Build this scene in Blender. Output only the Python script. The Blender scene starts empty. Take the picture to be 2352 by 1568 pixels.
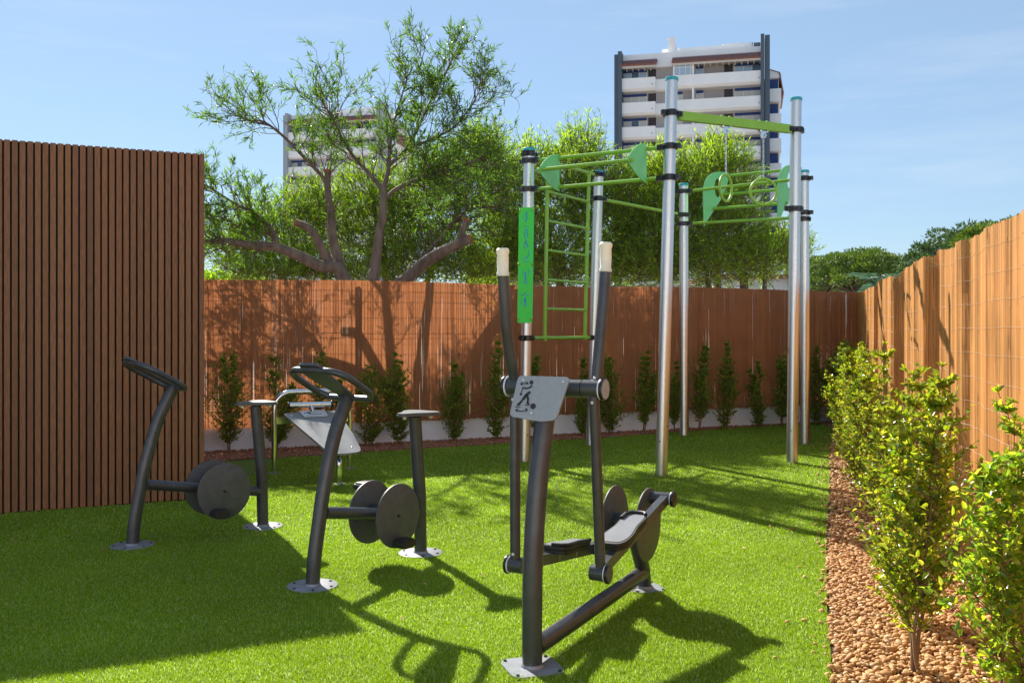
import bpy, math, random
import numpy as np
from mathutils import Vector, Matrix
random.seed(7); rng = np.random.default_rng(7)
C = bpy.context.scene.collection
sc = bpy.context.scene
F, HOR, CX, CH = 2200.0, 747.0, 1176.0, 1.5      # focal length, horizon and centre in photo units, eye height

# ------------------------------------------------------------------ camera, sky, sun
cd = bpy.data.cameras.new('camera'); cam = bpy.data.objects.new('camera', cd); C.objects.link(cam)
cam.location = (0, 0, CH); cam.rotation_euler = (math.radians(90), 0, 0)
cd.sensor_width = 36; cd.lens = 36*F/2352; cd.shift_y = -(784-HOR)/2352; cd.clip_end = 3000; cd.clip_start = 0.05
sc.camera = cam
sc.render.resolution_x = 1024; sc.render.resolution_y = 682
SUN = Vector((-.54, 1, .826)).normalized()
w = bpy.data.worlds.new('World'); sc.world = w; w.use_nodes = True
nt = w.node_tree; N = nt.nodes; L = nt.links
bg = N['Background']; sky = N.new('ShaderNodeTexSky'); sky.sky_type = 'NISHITA'; sky.sun_disc = False
sky.sun_elevation = math.asin(SUN.z); sky.sun_rotation = math.atan2(SUN.x, SUN.y)
sky.air_density = 1.0; sky.dust_density = .1; sky.ozone_density = 5.0; sky.altitude = 0
bg.inputs[1].default_value = .072
tc = N.new('ShaderNodeTexCoord'); mp = N.new('ShaderNodeMapping'); mp.inputs['Scale'].default_value = (1.2, 1.2, 9)
mp.inputs['Rotation'].default_value = (0, math.radians(6), 0)
nz = N.new('ShaderNodeTexNoise'); nz.inputs['Scale'].default_value = 2.2; nz.inputs['Detail'].default_value = 7; nz.inputs['Roughness'].default_value = .62
cr = N.new('ShaderNodeValToRGB'); cr.color_ramp.elements[0].position = .5; cr.color_ramp.elements[1].position = .8
cr.color_ramp.elements[1].color = (.3, .3, .3, 1)
mx = N.new('ShaderNodeMix'); mx.data_type = 'RGBA'; mx.inputs[7].default_value = (5.6, 6.2, 6.9, 1)
pale = N.new('ShaderNodeMix'); pale.data_type = 'RGBA'; pale.inputs[0].default_value = .56; pale.inputs[7].default_value = (2.95, 4.05, 5.2, 1)   # uniform pale colour mixed in to flatten the sky and lift the fill light
L.new(sky.outputs[0], pale.inputs[6])
L.new(tc.outputs['Generated'], mp.inputs[0]); L.new(mp.outputs[0], nz.inputs[0]); L.new(nz.outputs[0], cr.inputs[0])
L.new(cr.outputs[0], mx.inputs[0]); L.new(pale.outputs[2], mx.inputs[6]); L.new(mx.outputs[2], bg.inputs[0])
sl = bpy.data.lights.new('sun', 'SUN'); sun = bpy.data.objects.new('sun', sl); C.objects.link(sun)
sl.energy = 5.0; sl.angle = math.radians(.5); sl.color = (1, .94, .84)
sun.rotation_euler = (-SUN).to_track_quat('-Z', 'Y').to_euler(); sun.location = (-6, 10, 12)
sc.view_settings.view_transform = 'Standard'; sc.view_settings.look = 'None'; sc.view_settings.exposure = 1.08; sc.view_settings.gamma = 1

# ------------------------------------------------------------------ helpers
def mat(name, col, rough=.6, metal=0, var=.0, vscale=8, stretch=(1,1,1), bump=0, bscale=60, col2=None, island=None, trans=0, tcol=None, spec=.5, coat=0):
    m = bpy.data.materials.new(name); m.use_nodes = True
    n = m.node_tree.nodes; l = m.node_tree.links; p = n['Principled BSDF']
    p.inputs['Roughness'].default_value = rough; p.inputs['Metallic'].default_value = metal
    p.inputs['Specular IOR Level'].default_value = spec; p.inputs['Coat Weight'].default_value = coat
    p.inputs['Base Color'].default_value = (*col, 1)
    out = None
    tcn = n.new('ShaderNodeTexCoord'); mpn = n.new('ShaderNodeMapping'); mpn.inputs['Scale'].default_value = stretch
    l.new(tcn.outputs['Object'], mpn.inputs[0])
    if island:
        g = n.new('ShaderNodeNewGeometry'); r = n.new('ShaderNodeValToRGB'); l.new(g.outputs['Random Per Island'], r.inputs[0])
        el = r.color_ramp.elements
        while len(el) < len(island): el.new(.5)
        for i, c in enumerate(island): el[i].position = i/(len(island)-1); el[i].color = (*c, 1)
        out = r.outputs[0]
    if var or col2:
        t = n.new('ShaderNodeTexNoise'); t.inputs['Scale'].default_value = vscale; t.inputs['Detail'].default_value = 5; l.new(mpn.outputs[0], t.inputs[0])
        r = n.new('ShaderNodeValToRGB'); r.color_ramp.elements[0].position = .32; r.color_ramp.elements[1].position = .68
        a = tuple(c*(1-var) for c in col); b = col2 if col2 else tuple(min(1, c*(1+var)) for c in col)
        r.color_ramp.elements[0].color = (*a, 1); r.color_ramp.elements[1].color = (*b, 1); l.new(t.outputs[0], r.inputs[0])
        if out:
            r.color_ramp.elements[0].color = (1-var, 1-var, 1-var, 1); r.color_ramp.elements[1].color = (1+var, 1+var, 1+var, 1)
            mm = n.new('ShaderNodeMix'); mm.data_type = 'RGBA'; mm.blend_type = 'MULTIPLY'; mm.inputs[0].default_value = 1
            l.new(out, mm.inputs[6]); l.new(r.outputs[0], mm.inputs[7]); out = mm.outputs[2]
        else: out = r.outputs[0]
    if out: l.new(out, p.inputs['Base Color'])
    if bump:
        t = n.new('ShaderNodeTexNoise'); t.inputs['Scale'].default_value = bscale; t.inputs['Detail'].default_value = 4; l.new(mpn.outputs[0], t.inputs[0])
        b = n.new('ShaderNodeBump'); b.inputs['Strength'].default_value = bump; b.inputs['Distance'].default_value = .01
        l.new(t.outputs[0], b.inputs['Height']); l.new(b.outputs[0], p.inputs['Normal'])
    if trans:
        tr = n.new('ShaderNodeBsdfTranslucent'); ms = n.new('ShaderNodeMixShader'); ms.inputs[0].default_value = trans
        if out and not tcol:
            hs = n.new('ShaderNodeHueSaturation'); hs.inputs['Value'].default_value = 2.1; hs.inputs['Saturation'].default_value = 1.05; l.new(out, hs.inputs['Color']); l.new(hs.outputs[0], tr.inputs[0])
        else: tr.inputs[0].default_value = (*(tcol or col), 1)
        l.new(p.outputs[0], ms.inputs[1]); l.new(tr.outputs[0], ms.inputs[2]); l.new(ms.outputs[0], n['Material Output'].inputs[0])
    return m

M = dict(
 paint=mat('charcoal_paint', (.062,.064,.070), .33, .35, var=.16, vscale=14, bump=.06, bscale=900),
 disc=mat('charcoal_panel', (.066,.068,.073), .48, .0, var=.18, vscale=20, bump=.08, bscale=500),
 rubber=mat('black_rubber', (.012,.012,.013), .55, bump=.15, bscale=400),
 black=mat('black_cast', (.01,.01,.012), .3, bump=.1, bscale=120),
 plate=mat('base_plate_steel', (.22,.235,.26), .5, .3, var=.15, vscale=15),
 panel=mat('grey_panel', (.3,.32,.345), .45, .1, var=.05, vscale=40, bump=.05, bscale=600),
 ink=mat('engraved_mark', (.02,.021,.023), .6),
 steel=mat('galvanised_steel', (.60,.595,.585), .33, .97, var=.02, vscale=7, stretch=(3,3,.25)),
 chrome=mat('polished_steel', (.72,.72,.72), .16, 1, var=.04, vscale=5),
 grip=mat('cream_grip', (.86,.84,.72), .5, trans=.2, tcol=(.8,.7,.45)),
 white_r=mat('white_ring', (.75,.76,.78), .4),
 teal=mat('teal_cap', (.02,.36,.42), .45),
 green=mat('green_bar', (.23,.46,.04), .4, var=.06, vscale=6),
 ggreen=mat('green_plate', (.22,.6,.27), .45, var=.05, vscale=4, trans=.25, tcol=(.2,.6,.25)),
 sgreen=mat('bright_green_board', (.03,.66,.05), .45, var=.04, vscale=9),
 sblue=mat('blue_board_core', (.01,.25,.62), .5),
 board=mat('grey_board', (.2,.205,.215), .42, .0, var=.07, vscale=14, bump=.08, bscale=500),
 lplate=mat('light_plate', (.62,.63,.65), .4, .3),
 slat=mat('brown_composite', (.3,.12,.05), .62, island=[(.175,.067,.026),(.24,.094,.034),(.205,.08,.030),(.26,.107,.042)], var=.26, vscale=26, stretch=(6,6,.4), bump=.35, bscale=140),
 gap=mat('dark_backing', (.012,.008,.006), .9),
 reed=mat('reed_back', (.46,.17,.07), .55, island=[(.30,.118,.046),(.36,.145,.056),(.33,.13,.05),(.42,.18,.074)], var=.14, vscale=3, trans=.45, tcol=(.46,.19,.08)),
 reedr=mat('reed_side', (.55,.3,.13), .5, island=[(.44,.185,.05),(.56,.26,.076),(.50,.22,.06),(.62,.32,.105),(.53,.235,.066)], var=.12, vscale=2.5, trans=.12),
 wire=mat('tie_wire', (.62,.55,.48), .4, .5),
 wmesh=mat('green_wire', (.035,.045,.03), .5, .3),
 render_w=mat('white_render', (.92,.90,.94), .85, var=.05, vscale=3, bump=.25, bscale=130),
 turf=mat('turf_backing', (.085,.15,.012), .9, var=.3, vscale=40),
 blade=mat('turf_blade', (.1,.22,.02), .42, island=[(.112,.198,.010),(.185,.292,.012),(.25,.35,.02),(.142,.232,.010),(.50,.57,.22)], var=.14, vscale=.8, trans=.40, spec=.22),
 soil=mat('soil', (.16,.09,.055), .95, var=.3, vscale=20, bump=.5, bscale=60),
 dirt=mat('dry_ground', (.33,.28,.22), .95, var=.25, vscale=.5, bump=.3, bscale=4),
 stone=mat('pebble', (.5,.28,.13), .7, island=[(.30,.13,.042),(.47,.235,.07),(.54,.31,.11),(.38,.175,.052),(.50,.275,.09),(.58,.41,.22)], var=.12, vscale=60, bump=.3, bscale=200),
 stoneb=mat('bark_chip', (.34,.14,.08), .8, island=[(.22,.09,.05),(.36,.15,.085),(.45,.21,.12),(.28,.11,.06)], var=.12, vscale=60),
 bark=mat('tree_bark', (.17,.125,.095), .85, var=.35, vscale=12, stretch=(1,1,.3), bump=.6, bscale=40),
 cut=mat('cut_wood', (.36,.11,.04), .8),
 twig=mat('twig_bark', (.13,.085,.06), .8),
 stem=mat('shrub_stem', (.20,.115,.06), .8, var=.2, vscale=40),
 acacia=mat('acacia_leaf', (.1,.2,.03), .4, island=[(.08,.15,.016),(.14,.23,.018),(.22,.31,.022),(.10,.18,.02)], trans=.55),
 acadark=mat('acacia_leaf_dark', (.07,.14,.03), .45, island=[(.09,.17,.02),(.17,.28,.024),(.30,.40,.026),(.10,.19,.022)], trans=.58),
 acamain=mat('acacia_leaf_main', (.09,.18,.02), .4, island=[(.05,.10,.014),(.08,.16,.018),(.13,.23,.02),(.065,.13,.016)], trans=.42),
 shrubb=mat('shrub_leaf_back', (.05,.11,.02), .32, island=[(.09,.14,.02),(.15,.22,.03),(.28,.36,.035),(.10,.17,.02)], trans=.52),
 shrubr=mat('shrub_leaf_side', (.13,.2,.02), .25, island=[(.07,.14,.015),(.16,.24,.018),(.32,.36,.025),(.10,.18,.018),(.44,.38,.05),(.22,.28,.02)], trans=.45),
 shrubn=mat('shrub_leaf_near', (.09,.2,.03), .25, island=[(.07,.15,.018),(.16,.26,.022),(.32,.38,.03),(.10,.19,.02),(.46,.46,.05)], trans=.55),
 pine=mat('pine_needles', (.06,.12,.02), .6, island=[(.06,.12,.016),(.10,.17,.02),(.20,.27,.025),(.04,.09,.02)], trans=.15),
 pined=mat('pine_needles_dark', (.03,.07,.03), .6, island=[(.035,.08,.03),(.055,.11,.035),(.11,.18,.03),(.04,.09,.03)], trans=.12),
 palm=mat('palm_leaf', (.06,.13,.07), .5, island=[(.05,.11,.06),(.08,.15,.09)], trans=.3),
 twall=mat('tower_white', (.92,.91,.92), .8, var=.05, vscale=.4),
 tback=mat('tower_cream', (.6,.56,.54), .85, var=.06, vscale=.6),
 fin=mat('tower_slate', (.085,.115,.155), .6),
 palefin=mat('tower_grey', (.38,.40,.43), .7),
 tile=mat('roof_tile', (.28,.12,.10), .7, var=.2, vscale=3),
 tblue=mat('tower_blue', (.015,.05,.2), .6),
 tglass=mat('tower_glass', (.10,.13,.17), .12, .2),
 lglass=mat('tower_pale_glass', (.42,.52,.62), .15, .1),
 shut=mat('tower_shutter', (.68,.64,.58), .7),
 tdoor=mat('tower_door', (.045,.028,.03), .5),
 latt=mat('tower_lattice', (.26,.2,.2), .8),
 pinkh=mat('pink_render', (.45,.27,.2), .85, var=.1, vscale=.5),
 whiteh=mat('far_white', (.7,.69,.68), .85),
)

def tag(o, label=None, cat=None, group=None, kind=None):
    if label: o['label'] = label
    if cat: o['category'] = cat
    if group: o['group'] = group
    if kind: o['kind'] = kind
    return o
def empty(name, loc, rz=0, label=None, cat=None, group=None):
    o = bpy.data.objects.new(name, None); C.objects.link(o); o.location = loc; o.rotation_euler = (0,0,rz)
    o.empty_display_size = .2
    return tag(o, label, cat, group)
def link(name, me, m, parent=None, smooth=None):
    me.materials.append(M[m] if isinstance(m, str) else m)
    if smooth is not None:
        me.polygons.foreach_set('use_smooth', [True]*len(me.polygons))
        if smooth < 3: me.set_sharp_from_angle(angle=smooth)
    o = bpy.data.objects.new(name, me); C.objects.link(o); o.parent = parent
    return o
def V(*a): return Vector(a)
class MB:
    def __init__(s): s.v = []; s.f = []; s.mi = []; s.cur = 0
    def add(s, vs, fs):
        b = len(s.v); s.v += [tuple(x) for x in vs]; s.f += [tuple(i+b for i in f) for f in fs]; s.mi += [s.cur]*len(fs)
    def box(s, a, b):
        x0,y0,z0 = a; x1,y1,z1 = b
        s.add([(x0,y0,z0),(x1,y0,z0),(x1,y1,z0),(x0,y1,z0),(x0,y0,z1),(x1,y0,z1),(x1,y1,z1),(x0,y1,z1)],
              [(0,3,2,1),(4,5,6,7),(0,1,5,4),(1,2,6,5),(2,3,7,6),(3,0,4,7)])
    def bar(s, p0, p1, wd, ht, up=(0,0,1)):     # rectangular bar between two points
        p0 = Vector(p0); p1 = Vector(p1); d = (p1-p0).normalized(); u = Vector(up); sd = d.cross(u).normalized(); u = sd.cross(d).normalized()
        vs = [p+sd*a*wd/2+u*b*ht/2 for p in (p0,p1) for a,b in ((-1,-1),(1,-1),(1,1),(-1,1))]
        s.add(vs, [(0,1,2,3),(7,6,5,4),(0,4,5,1),(1,5,6,2),(2,6,7,3),(3,7,4,0)])
    def tube(s, pts, r, n=16, cap=True, closed=False):
        pts = [Vector(p) for p in pts]; k = len(pts); rs = r if isinstance(r, (list,tuple)) else [r]*k
        base = len(s.v); prev = None; vs = []
        for i, p in enumerate(pts):
            if closed: d = (pts[(i+1)%k]-pts[i-1])
            else: d = pts[min(i+1,k-1)]-pts[max(i-1,0)]
            if d.length < 1e-9: d = V(0,0,1)
            d.normalize()
            if prev is None:
                a = V(0,0,1) if abs(d.z) < .9 else V(1,0,0); x = d.cross(a).normalized()
            else: x = (prev - d*prev.dot(d)).normalized()
            prev = x; y = d.cross(x)
            for j in range(n):
                t = 2*math.pi*j/n; vs.append(p + (x*math.cos(t)+y*math.sin(t))*rs[i])
        fs = []
        for i in range(k if closed else k-1):
            a = i*n; b = ((i+1)%k)*n
            for j in range(n): fs.append((a+j, a+(j+1)%n, b+(j+1)%n, b+j))
        if cap and not closed: fs.append(tuple(range(n-1,-1,-1))); fs.append(tuple((k-1)*n+j for j in range(n)))
        s.add(vs, fs)
    def cyl(s, p0, p1, r, n=20, r2=None, bev=0):
        p0 = Vector(p0); p1 = Vector(p1)
        if bev:
            d = (p1-p0).normalized()*bev
            s.tube([p0, p0+d*.3, p0+d, p1-d, p1-d*.3, p1], [r-bev, r-bev*.3, r, r, r-bev*.3, r-bev], n)
        else: s.tube([p0, p1], [r, r if r2 is None else r2], n)
    def prism(s, poly, o, ux, uy, th):          # polygon in the plane (ux, uy) at o, extruded th along ux x uy
        o = Vector(o); ux = Vector(ux); uy = Vector(uy); nn = ux.cross(uy).normalized()
        k = len(poly); vs = [o+ux*a+uy*b for a,b in poly] + [o+ux*a+uy*b+nn*th for a,b in poly]
        fs = [tuple(range(k-1,-1,-1)), tuple(range(k,2*k))] + [(i,(i+1)%k,k+(i+1)%k,k+i) for i in range(k)]
        s.add(vs, fs)
    def dome(s, c, d, r, n=14, flat=.6):
        c = Vector(c); d = Vector(d).normalized()
        s.tube([c, c+d*r*flat*.5, c+d*r*flat*.85, c+d*r*flat], [r, r*.87, r*.53, r*.1], n)
    def ball(s, c, r, n=12):
        c = Vector(c); ps = []; rs = []
        for i in range(9):
            t = math.pi*i/8; ps.append(c+V(0,0,-math.cos(t)*r)); rs.append(max(math.sin(t)*r, r*.02))
        s.tube(ps, rs, n)
    def build(s, name, m, parent=None, smooth=.6, local=False, mats=None):
        me = bpy.data.meshes.new(name); v = s.v
        if parent is not None and not local:
            l = Vector(parent.location); l += parent.parent.location if parent.parent else Vector(); v = [(a-l.x, b-l.y, c-l.z) for a,b,c in v]
        me.from_pydata(v, [], s.f)
        o = link(name, me, m, parent, smooth)
        if mats:
            for mm in mats: me.materials.append(M[mm])
            me.polygons.foreach_set('material_index', s.mi)
        return o
def rrect(w_, h_, r, n=5, taper=0):
    pts = []
    for cx_, cy_, a0 in ((w_/2-r,h_/2-r,0),(-w_/2+r,h_/2-r,90),(-w_/2+r,-h_/2+r,180),(w_/2-r,-h_/2+r,270)):
        for i in range(n+1):
            a = math.radians(a0+90*i/n); pts.append((cx_+r*math.cos(a), cy_+r*math.sin(a)))
    return pts
def round_poly(pts, r, n=4):
    out = []; k = len(pts)
    for i in range(k):
        p = Vector(pts[i]); a = Vector(pts[i-1])-p; b = Vector(pts[(i+1)%k])-p
        ra = min(r, a.length*.45); rb = min(r, b.length*.45)
        s_ = p+a.normalized()*ra; e = p+b.normalized()*rb
        for j in range(n+1):
            t = j/n; q = s_*(1-t)**2 + p*2*t*(1-t) + e*t*t; out.append((q.x, q.y))
    return out
def smooth_path(pts, n=6):                      # Catmull-Rom through the points
    P = [Vector(p) for p in pts]; P = [P[0]*2-P[1]] + P + [P[-1]*2-P[-2]]; out = []
    for i in range(1, len(P)-2):
        for j in range(n):
            t = j/n; a,b,c,d = P[i-1:i+3]
            out.append(.5*((2*b)+(c-a)*t+(2*a-5*b+4*c-d)*t*t+(3*b-a-3*c+d)*t**3))
    out.append(P[-2]); return out
def np_mesh(name, verts, faces, m, parent=None, smooth=False):
    k = faces.shape[1]; me = bpy.data.meshes.new(name)
    me.vertices.add(len(verts)); me.vertices.foreach_set('co', verts.astype(np.float32).ravel())
    me.loops.add(faces.size); me.loops.foreach_set('vertex_index', faces.astype(np.int32).ravel())
    me.polygons.add(len(faces)); me.polygons.foreach_set('loop_start', np.arange(0, faces.size, k, dtype=np.int32))
    me.polygons.foreach_set('loop_total', np.full(len(faces), k, dtype=np.int32))
    if smooth: me.polygons.foreach_set('use_smooth', np.ones(len(faces), dtype=bool))
    me.update(calc_edges=True); me.validate()
    me.materials.append(M[m]); o = bpy.data.objects.new(name, me); C.objects.link(o); o.parent = parent
    return o
def unit(a): return a/np.maximum(np.linalg.norm(a, axis=1, keepdims=True), 1e-9)
def leaf_mesh(name, pos, dr, ln, wd, m, parent=None, detail=False, fold=.25, droop=.15, faceup=0):
    pos = np.asarray(pos); dr = unit(np.asarray(dr)); k = len(pos)
    if parent is not None: pos = pos - np.array(parent.location)
    ln = (ln*rng.uniform(.65,1.2,k))[:,None]; wd = (wd*rng.uniform(.8,1.2,k))[:,None]
    rr = rng.normal(size=(k,3)); rr[:,2] += faceup; s = unit(np.cross(dr, rr)); nn = np.cross(s, dr); nn *= np.sign(nn[:,2:3]+1e-6)
    if detail:
        t = [0,.3,.68,1.0]; ws = [0,.5,.42,0]; q = []
        for ti, wi in zip(t, ws):
            mid = pos+dr*ln*ti-nn*ln*droop*ti*ti
            if wi == 0: q.append(mid)
            else: q += [mid, mid+s*wd*wi+nn*wd*fold*wi*2, mid-s*wd*wi+nn*wd*fold*wi*2]
        v = np.stack(q, 1)      # 0 base,1 m1,2 r1,3 l1,4 m2,5 r2,6 l2,7 tip
        f = np.array([(0,2,1),(0,1,3),(1,2,5),(1,5,4),(1,4,6),(1,6,3),(4,5,7),(4,7,6)])
    else:
        m1 = pos+dr*ln*.45
        v = np.stack([pos, m1+s*wd*.5+nn*wd*fold, pos+dr*ln-nn*ln*droop, m1-s*wd*.5+nn*wd*fold], 1)
        f = np.array([(0,1,2),(0,2,3)])
    nv = v.shape[1]; faces = (f[None]+(np.arange(k)*nv)[:,None,None]).reshape(-1,3)
    return np_mesh(name, v.reshape(-1,3), faces, m, parent, smooth=detail)
def pxg(x, y): Z = F*CH/(y-HOR); return ((x-CX)*Z/F, Z)                      # a ground point
def pxd(x, y, Z): return V((x-CX)*Z/F, Z, CH+(HOR-y)*Z/F)                   # a point at a known distance
def pip(px, py, poly):
    ins = np.zeros(len(px), bool); k = len(poly)
    for i in range(k):
        x0,y0 = poly[i-1]; x1,y1 = poly[i]
        c = ((y0 > py) != (y1 > py)) & (px < (x1-x0)*(py-y0)/((y1-y0) or 1e-9)+x0); ins ^= c
    return ins

# ------------------------------------------------------------------ ground, turf, gravel
def sheet(name, poly, z, m):
    mb = MB(); mb.add([(x,y,z) for x,y in poly], [tuple(range(len(poly)))]); return tag(mb.build(name, m, smooth=None), kind='structure')
sheet('ground', [(-1200,-200),(1200,-200),(1200,2500),(-1200,2500)], -.02, 'dirt')
sheet('planting_bed', [(-7,1),(6.2,1),(6.2,16.5),(-7,16.5)], -.012, 'soil')
turf_poly = [(-7,1.2),(.42,1.2),(1.02,3),(1.347,4.02),(1.66,5.05),(2.15,6.56),(3.1,9.35),(3.95,11.9),(4.5,13.4),(4.72,14.2),(4.6,14.5),(4.2,14.45),(3.2,13.95),
             (2.48,13.5),(1.19,12.74),(0,12.15),(-1.09,11.62),(-2.07,11.07),(-3.4,10.5),(-7,8.9)]
sheet('lawn', turf_poly, 0, 'turf')
plates = [(.088,4.19,.125),(.753,5.45,.1),(-1.145,5.5,.147),(-.6,6.29,.147),(-2.58,6.51,.147),(-1.853,7.13,.147)]
def turf():
    out = []
    for z0, z1, dens, wd in ((2.2,4.6,44000,.0024),(4.6,6.6,32000,.0028),(6.6,9,14000,.0042),(9,15,7500,.006)):
        n = int((z1-z0)*11*dens); x = rng.uniform(-6, 5, n); y = rng.uniform(z0, z1, n)
        k = pip(x, y, turf_poly) & (np.abs(x) < y*.534*1.05+.9)
        k &= ((x+2.65)*(-.425)+(y-8.25)*.905 < .02) | (x > -2.6)
        for px, py, pr in plates: k &= (x-px)**2+(y-py)**2 > (pr*.97)**2
        for qx, qy in ((.139,10.54),(.993,12),(1.492,9.54),(2.353,13.04),(3.056,10.44),(3.7,12.09)): k &= (x-qx)**2+(y-qy)**2 > .066**2
        x = x[k]; y = y[k]; n = len(x); h = rng.uniform(.010,.020,n)*(1+.1*np.sin(x*3.1+y*1.7)*np.sin(y*2.3-x))
        # the pile lies in combed patches
        a = 2*np.pi*(.5+.5*np.sin(x*23+3*np.sin(y*19))*np.sin(y*21+2*np.sin(x*17)))+rng.normal(0,2.2,n)
        lean = rng.uniform(.2,.95,n)*h
        tip = np.stack([x+np.cos(a)*lean, y+np.sin(a)*lean, h], 1); b = rng.uniform(0,2*np.pi,n); ww = wd*rng.uniform(.6,1.2,n)/2
        dx = np.cos(b)*ww; dy = np.sin(b)*ww; z = np.zeros(n)
        m = np.stack([x+np.cos(a)*lean*.38, y+np.sin(a)*lean*.38, h*.62], 1)
        v = np.stack([np.stack([x-dx,y-dy,z],1), np.stack([x+dx,y+dy,z],1), m+np.stack([dx,dy,z],1)*.9, m-np.stack([dx,dy,z],1)*.9, tip], 1)
        out.append(v.reshape(-1,3))
    v = np.concatenate(out); n = len(v)//5; f = np.array([(0,1,2),(0,2,3),(3,2,4)])
    faces = (f[None]+(np.arange(n)*5)[:,None,None]).reshape(-1,3)
    tag(np_mesh('turf_pile', v, faces, 'blade'), 'short bright green artificial turf pile covering the lawn', 'grass', kind='stuff')
turf()
def ico(sub):
    import bmesh
    bm = bmesh.new(); bmesh.ops.create_icosphere(bm, subdivisions=sub, radius=1); v = np.array([x.co[:] for x in bm.verts]); f = np.array([[a.index for a in p.verts] for p in bm.faces]); bm.free(); return v, f
def pebbles(name, sets, m, label):
    vs = []; fs = []; base = 0
    for x, y, r, sub, flat, zz in sets:
        iv, fi = ico(sub); n = len(x)
        ax = np.stack([rng.uniform(.8,1.45,n), rng.uniform(.7,1.05,n), rng.uniform(flat,flat+.3,n)], 1)*r[:,None]
        p = iv[None]*(1+rng.uniform(-.12,.12,(n,len(iv),1)))*ax[:,None]
        a = rng.uniform(0,2*np.pi,n); t = rng.normal(0,.35,n)
        ct, st = np.cos(t)[:,None], np.sin(t)[:,None]; X = p[:,:,0]*ct-p[:,:,2]*st; Zc = p[:,:,0]*st+p[:,:,2]*ct
        c, s = np.cos(a)[:,None], np.sin(a)[:,None]; q = np.stack([X*c-p[:,:,1]*s+x[:,None], X*s+p[:,:,1]*c+y[:,None], Zc+zz[:,None]], 2)
        vs.append(q.reshape(-1,3)); fs.append((fi[None]+(np.arange(n)*len(iv))[:,None,None]).reshape(-1,3)+base); base += n*len(iv)
    tag(np_mesh(name, np.concatenate(vs), np.concatenate(fs), m, smooth=True), label, 'gravel', kind='stuff')
def edge_x(y): return np.interp(y, [1.2,3,4.02,5.05,6.56,9.35,11.9,13.4,14.2], [.42,1.02,1.347,1.66,2.15,3.1,3.95,4.5,4.72])
def right_bed(z0, z1, dens, rm, sub):
    n = int((z1-z0)*1.6*dens); y = rng.uniform(z0,z1,n); x = edge_x(y)+rng.uniform(0,1.6,n)+.012*np.sin(y*9)+.008*np.sin(y*23); st = rng.random(n) < .004; x[st] = edge_x(y[st])-rng.exponential(.07,st.sum()); k = x < 1.23+.281*y; x = x[k]; y = y[k]
    r = rng.choice([.55,.8,1,1.1,1.5],len(x),p=[.25,.3,.25,.15,.05])*rng.uniform(.85,1.15,len(x))*rm; return (x+r*.8, y, r, sub, .45, rng.uniform(-.004,.02,len(x)))
pebbles('pebble_bed', [right_bed(2.2,6.5,4200,.0135,2), right_bed(6.5,15,2100,.015,1)], 'stone', 'ochre and tan rounded pebbles filling the bed by the right fence')
def back_bed():
    n = 26000; s = rng.uniform(0,1,n); d = rng.uniform(0,.9,n); x = -4.6+s*10; y = 12.81-.0+.417*(x+3.62)-1.51+.0; y = 11.3+.417*(x+3.62)-d
    k = ~pip(x, y, turf_poly); x = x[k]; y = y[k]; r = rng.uniform(.6,1.3,len(x))*.014; return (x, y, r, 1, .3, rng.uniform(-.004,.022,len(x)))
pebbles('bark_chip_bed', [back_bed()], 'stoneb', 'reddish brown chips filling the strip below the white wall')

# ------------------------------------------------------------------ slatted shed
def shed():
    a = V(-2.65,8.25,0); d = V(.905,.425,0).normalized(); b = V(-.425,.905,0).normalized()
    t = empty('slatted_shed', a, math.atan2(d.y, d.x), 'tall shed clad in dark brown vertical composite slats at the left', 'shed')
    mb = MB(); mb.box((-4.6,.022,0),(-.022,2.2,2.97)); mb.build('body', 'gap', t, local=True, smooth=None)
    mb = MB()
    for i in range(83):
        x = -.0405-.055*i; mb.box((x, random.uniform(-.001,.001), .015), (x+.0405, .0215, 2.975+random.uniform(-.001,.001)))
    mb.build('front_cladding', 'slat', t, local=True, smooth=None)
    mb = MB()
    for i in range(40):
        y = .026+.055*i; mb.box((-.021, y, .015), (0, y+.0405, 2.975))
    mb.build('side_cladding', 'slat', t, local=True, smooth=None)
shed()

# ------------------------------------------------------------------ white wall and reed fences
def reeds(name, P, s0, s1, pitch, r, z0f, z1f, gapf, parent, m, segs=2, lean=.004):
    vs = []; n = 0; s = s0
    while s < s1:
        gp = random.random() < gapf(s); wz = random.random(); wl = random.uniform(.06,.3)
        if True:
            x, y = P(s); x2, y2 = P(s+.01); dx, dy = (x2-x)/.01, (y2-y)/.01; l = math.hypot(dx,dy) or 1; dx /= l; dy /= l
            rr = r*random.uniform(.93,1.2); o = random.uniform(-.002,.002); z0 = z0f(s)+random.uniform(-.012,.01); z1 = z1f(s)+random.uniform(-.006,.006)
            le = random.gauss(0, lean); row = []
            for j in range(segs+1):
                t = j/segs; z = z0+(z1-z0)*t; rw = rr*(.5 if gp and abs(t-wz) < wl else 1); e = le*(t-.5)+random.gauss(0,lean*.25)
                cx_, cy_ = x+dx*e, y+dy*e
                for k_ in (-1,0,1):
                    off = o + (rw*.9 if k_ == 0 else 0)
                    row.append((cx_+dx*rw*k_+dy*off, cy_+dy*rw*k_-dx*off, z))
            vs += row; n += 1
        s += pitch*random.uniform(.75,1.25)
    k = 3*(segs+1); f = np.array([q for j in range(segs) for q in ((3*j,3*j+1,3*j+4,3*j+3),(3*j+1,3*j+2,3*j+5,3*j+4))])
    v = np.array(vs)-np.array(parent.location); faces = (f[None]+(np.arange(n)*k)[:,None,None]).reshape(-1,4)
    return np_mesh(name, v, faces, m, parent)
B0 = V(-7.2, 11.3+.417*(-7.2+3.62), 0); B1 = V(5.48,15.09,0); Bd = (B1-B0); BL = Bd.length; Bd.normalize(); Bn = V(Bd.y,-Bd.x,0)
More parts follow.
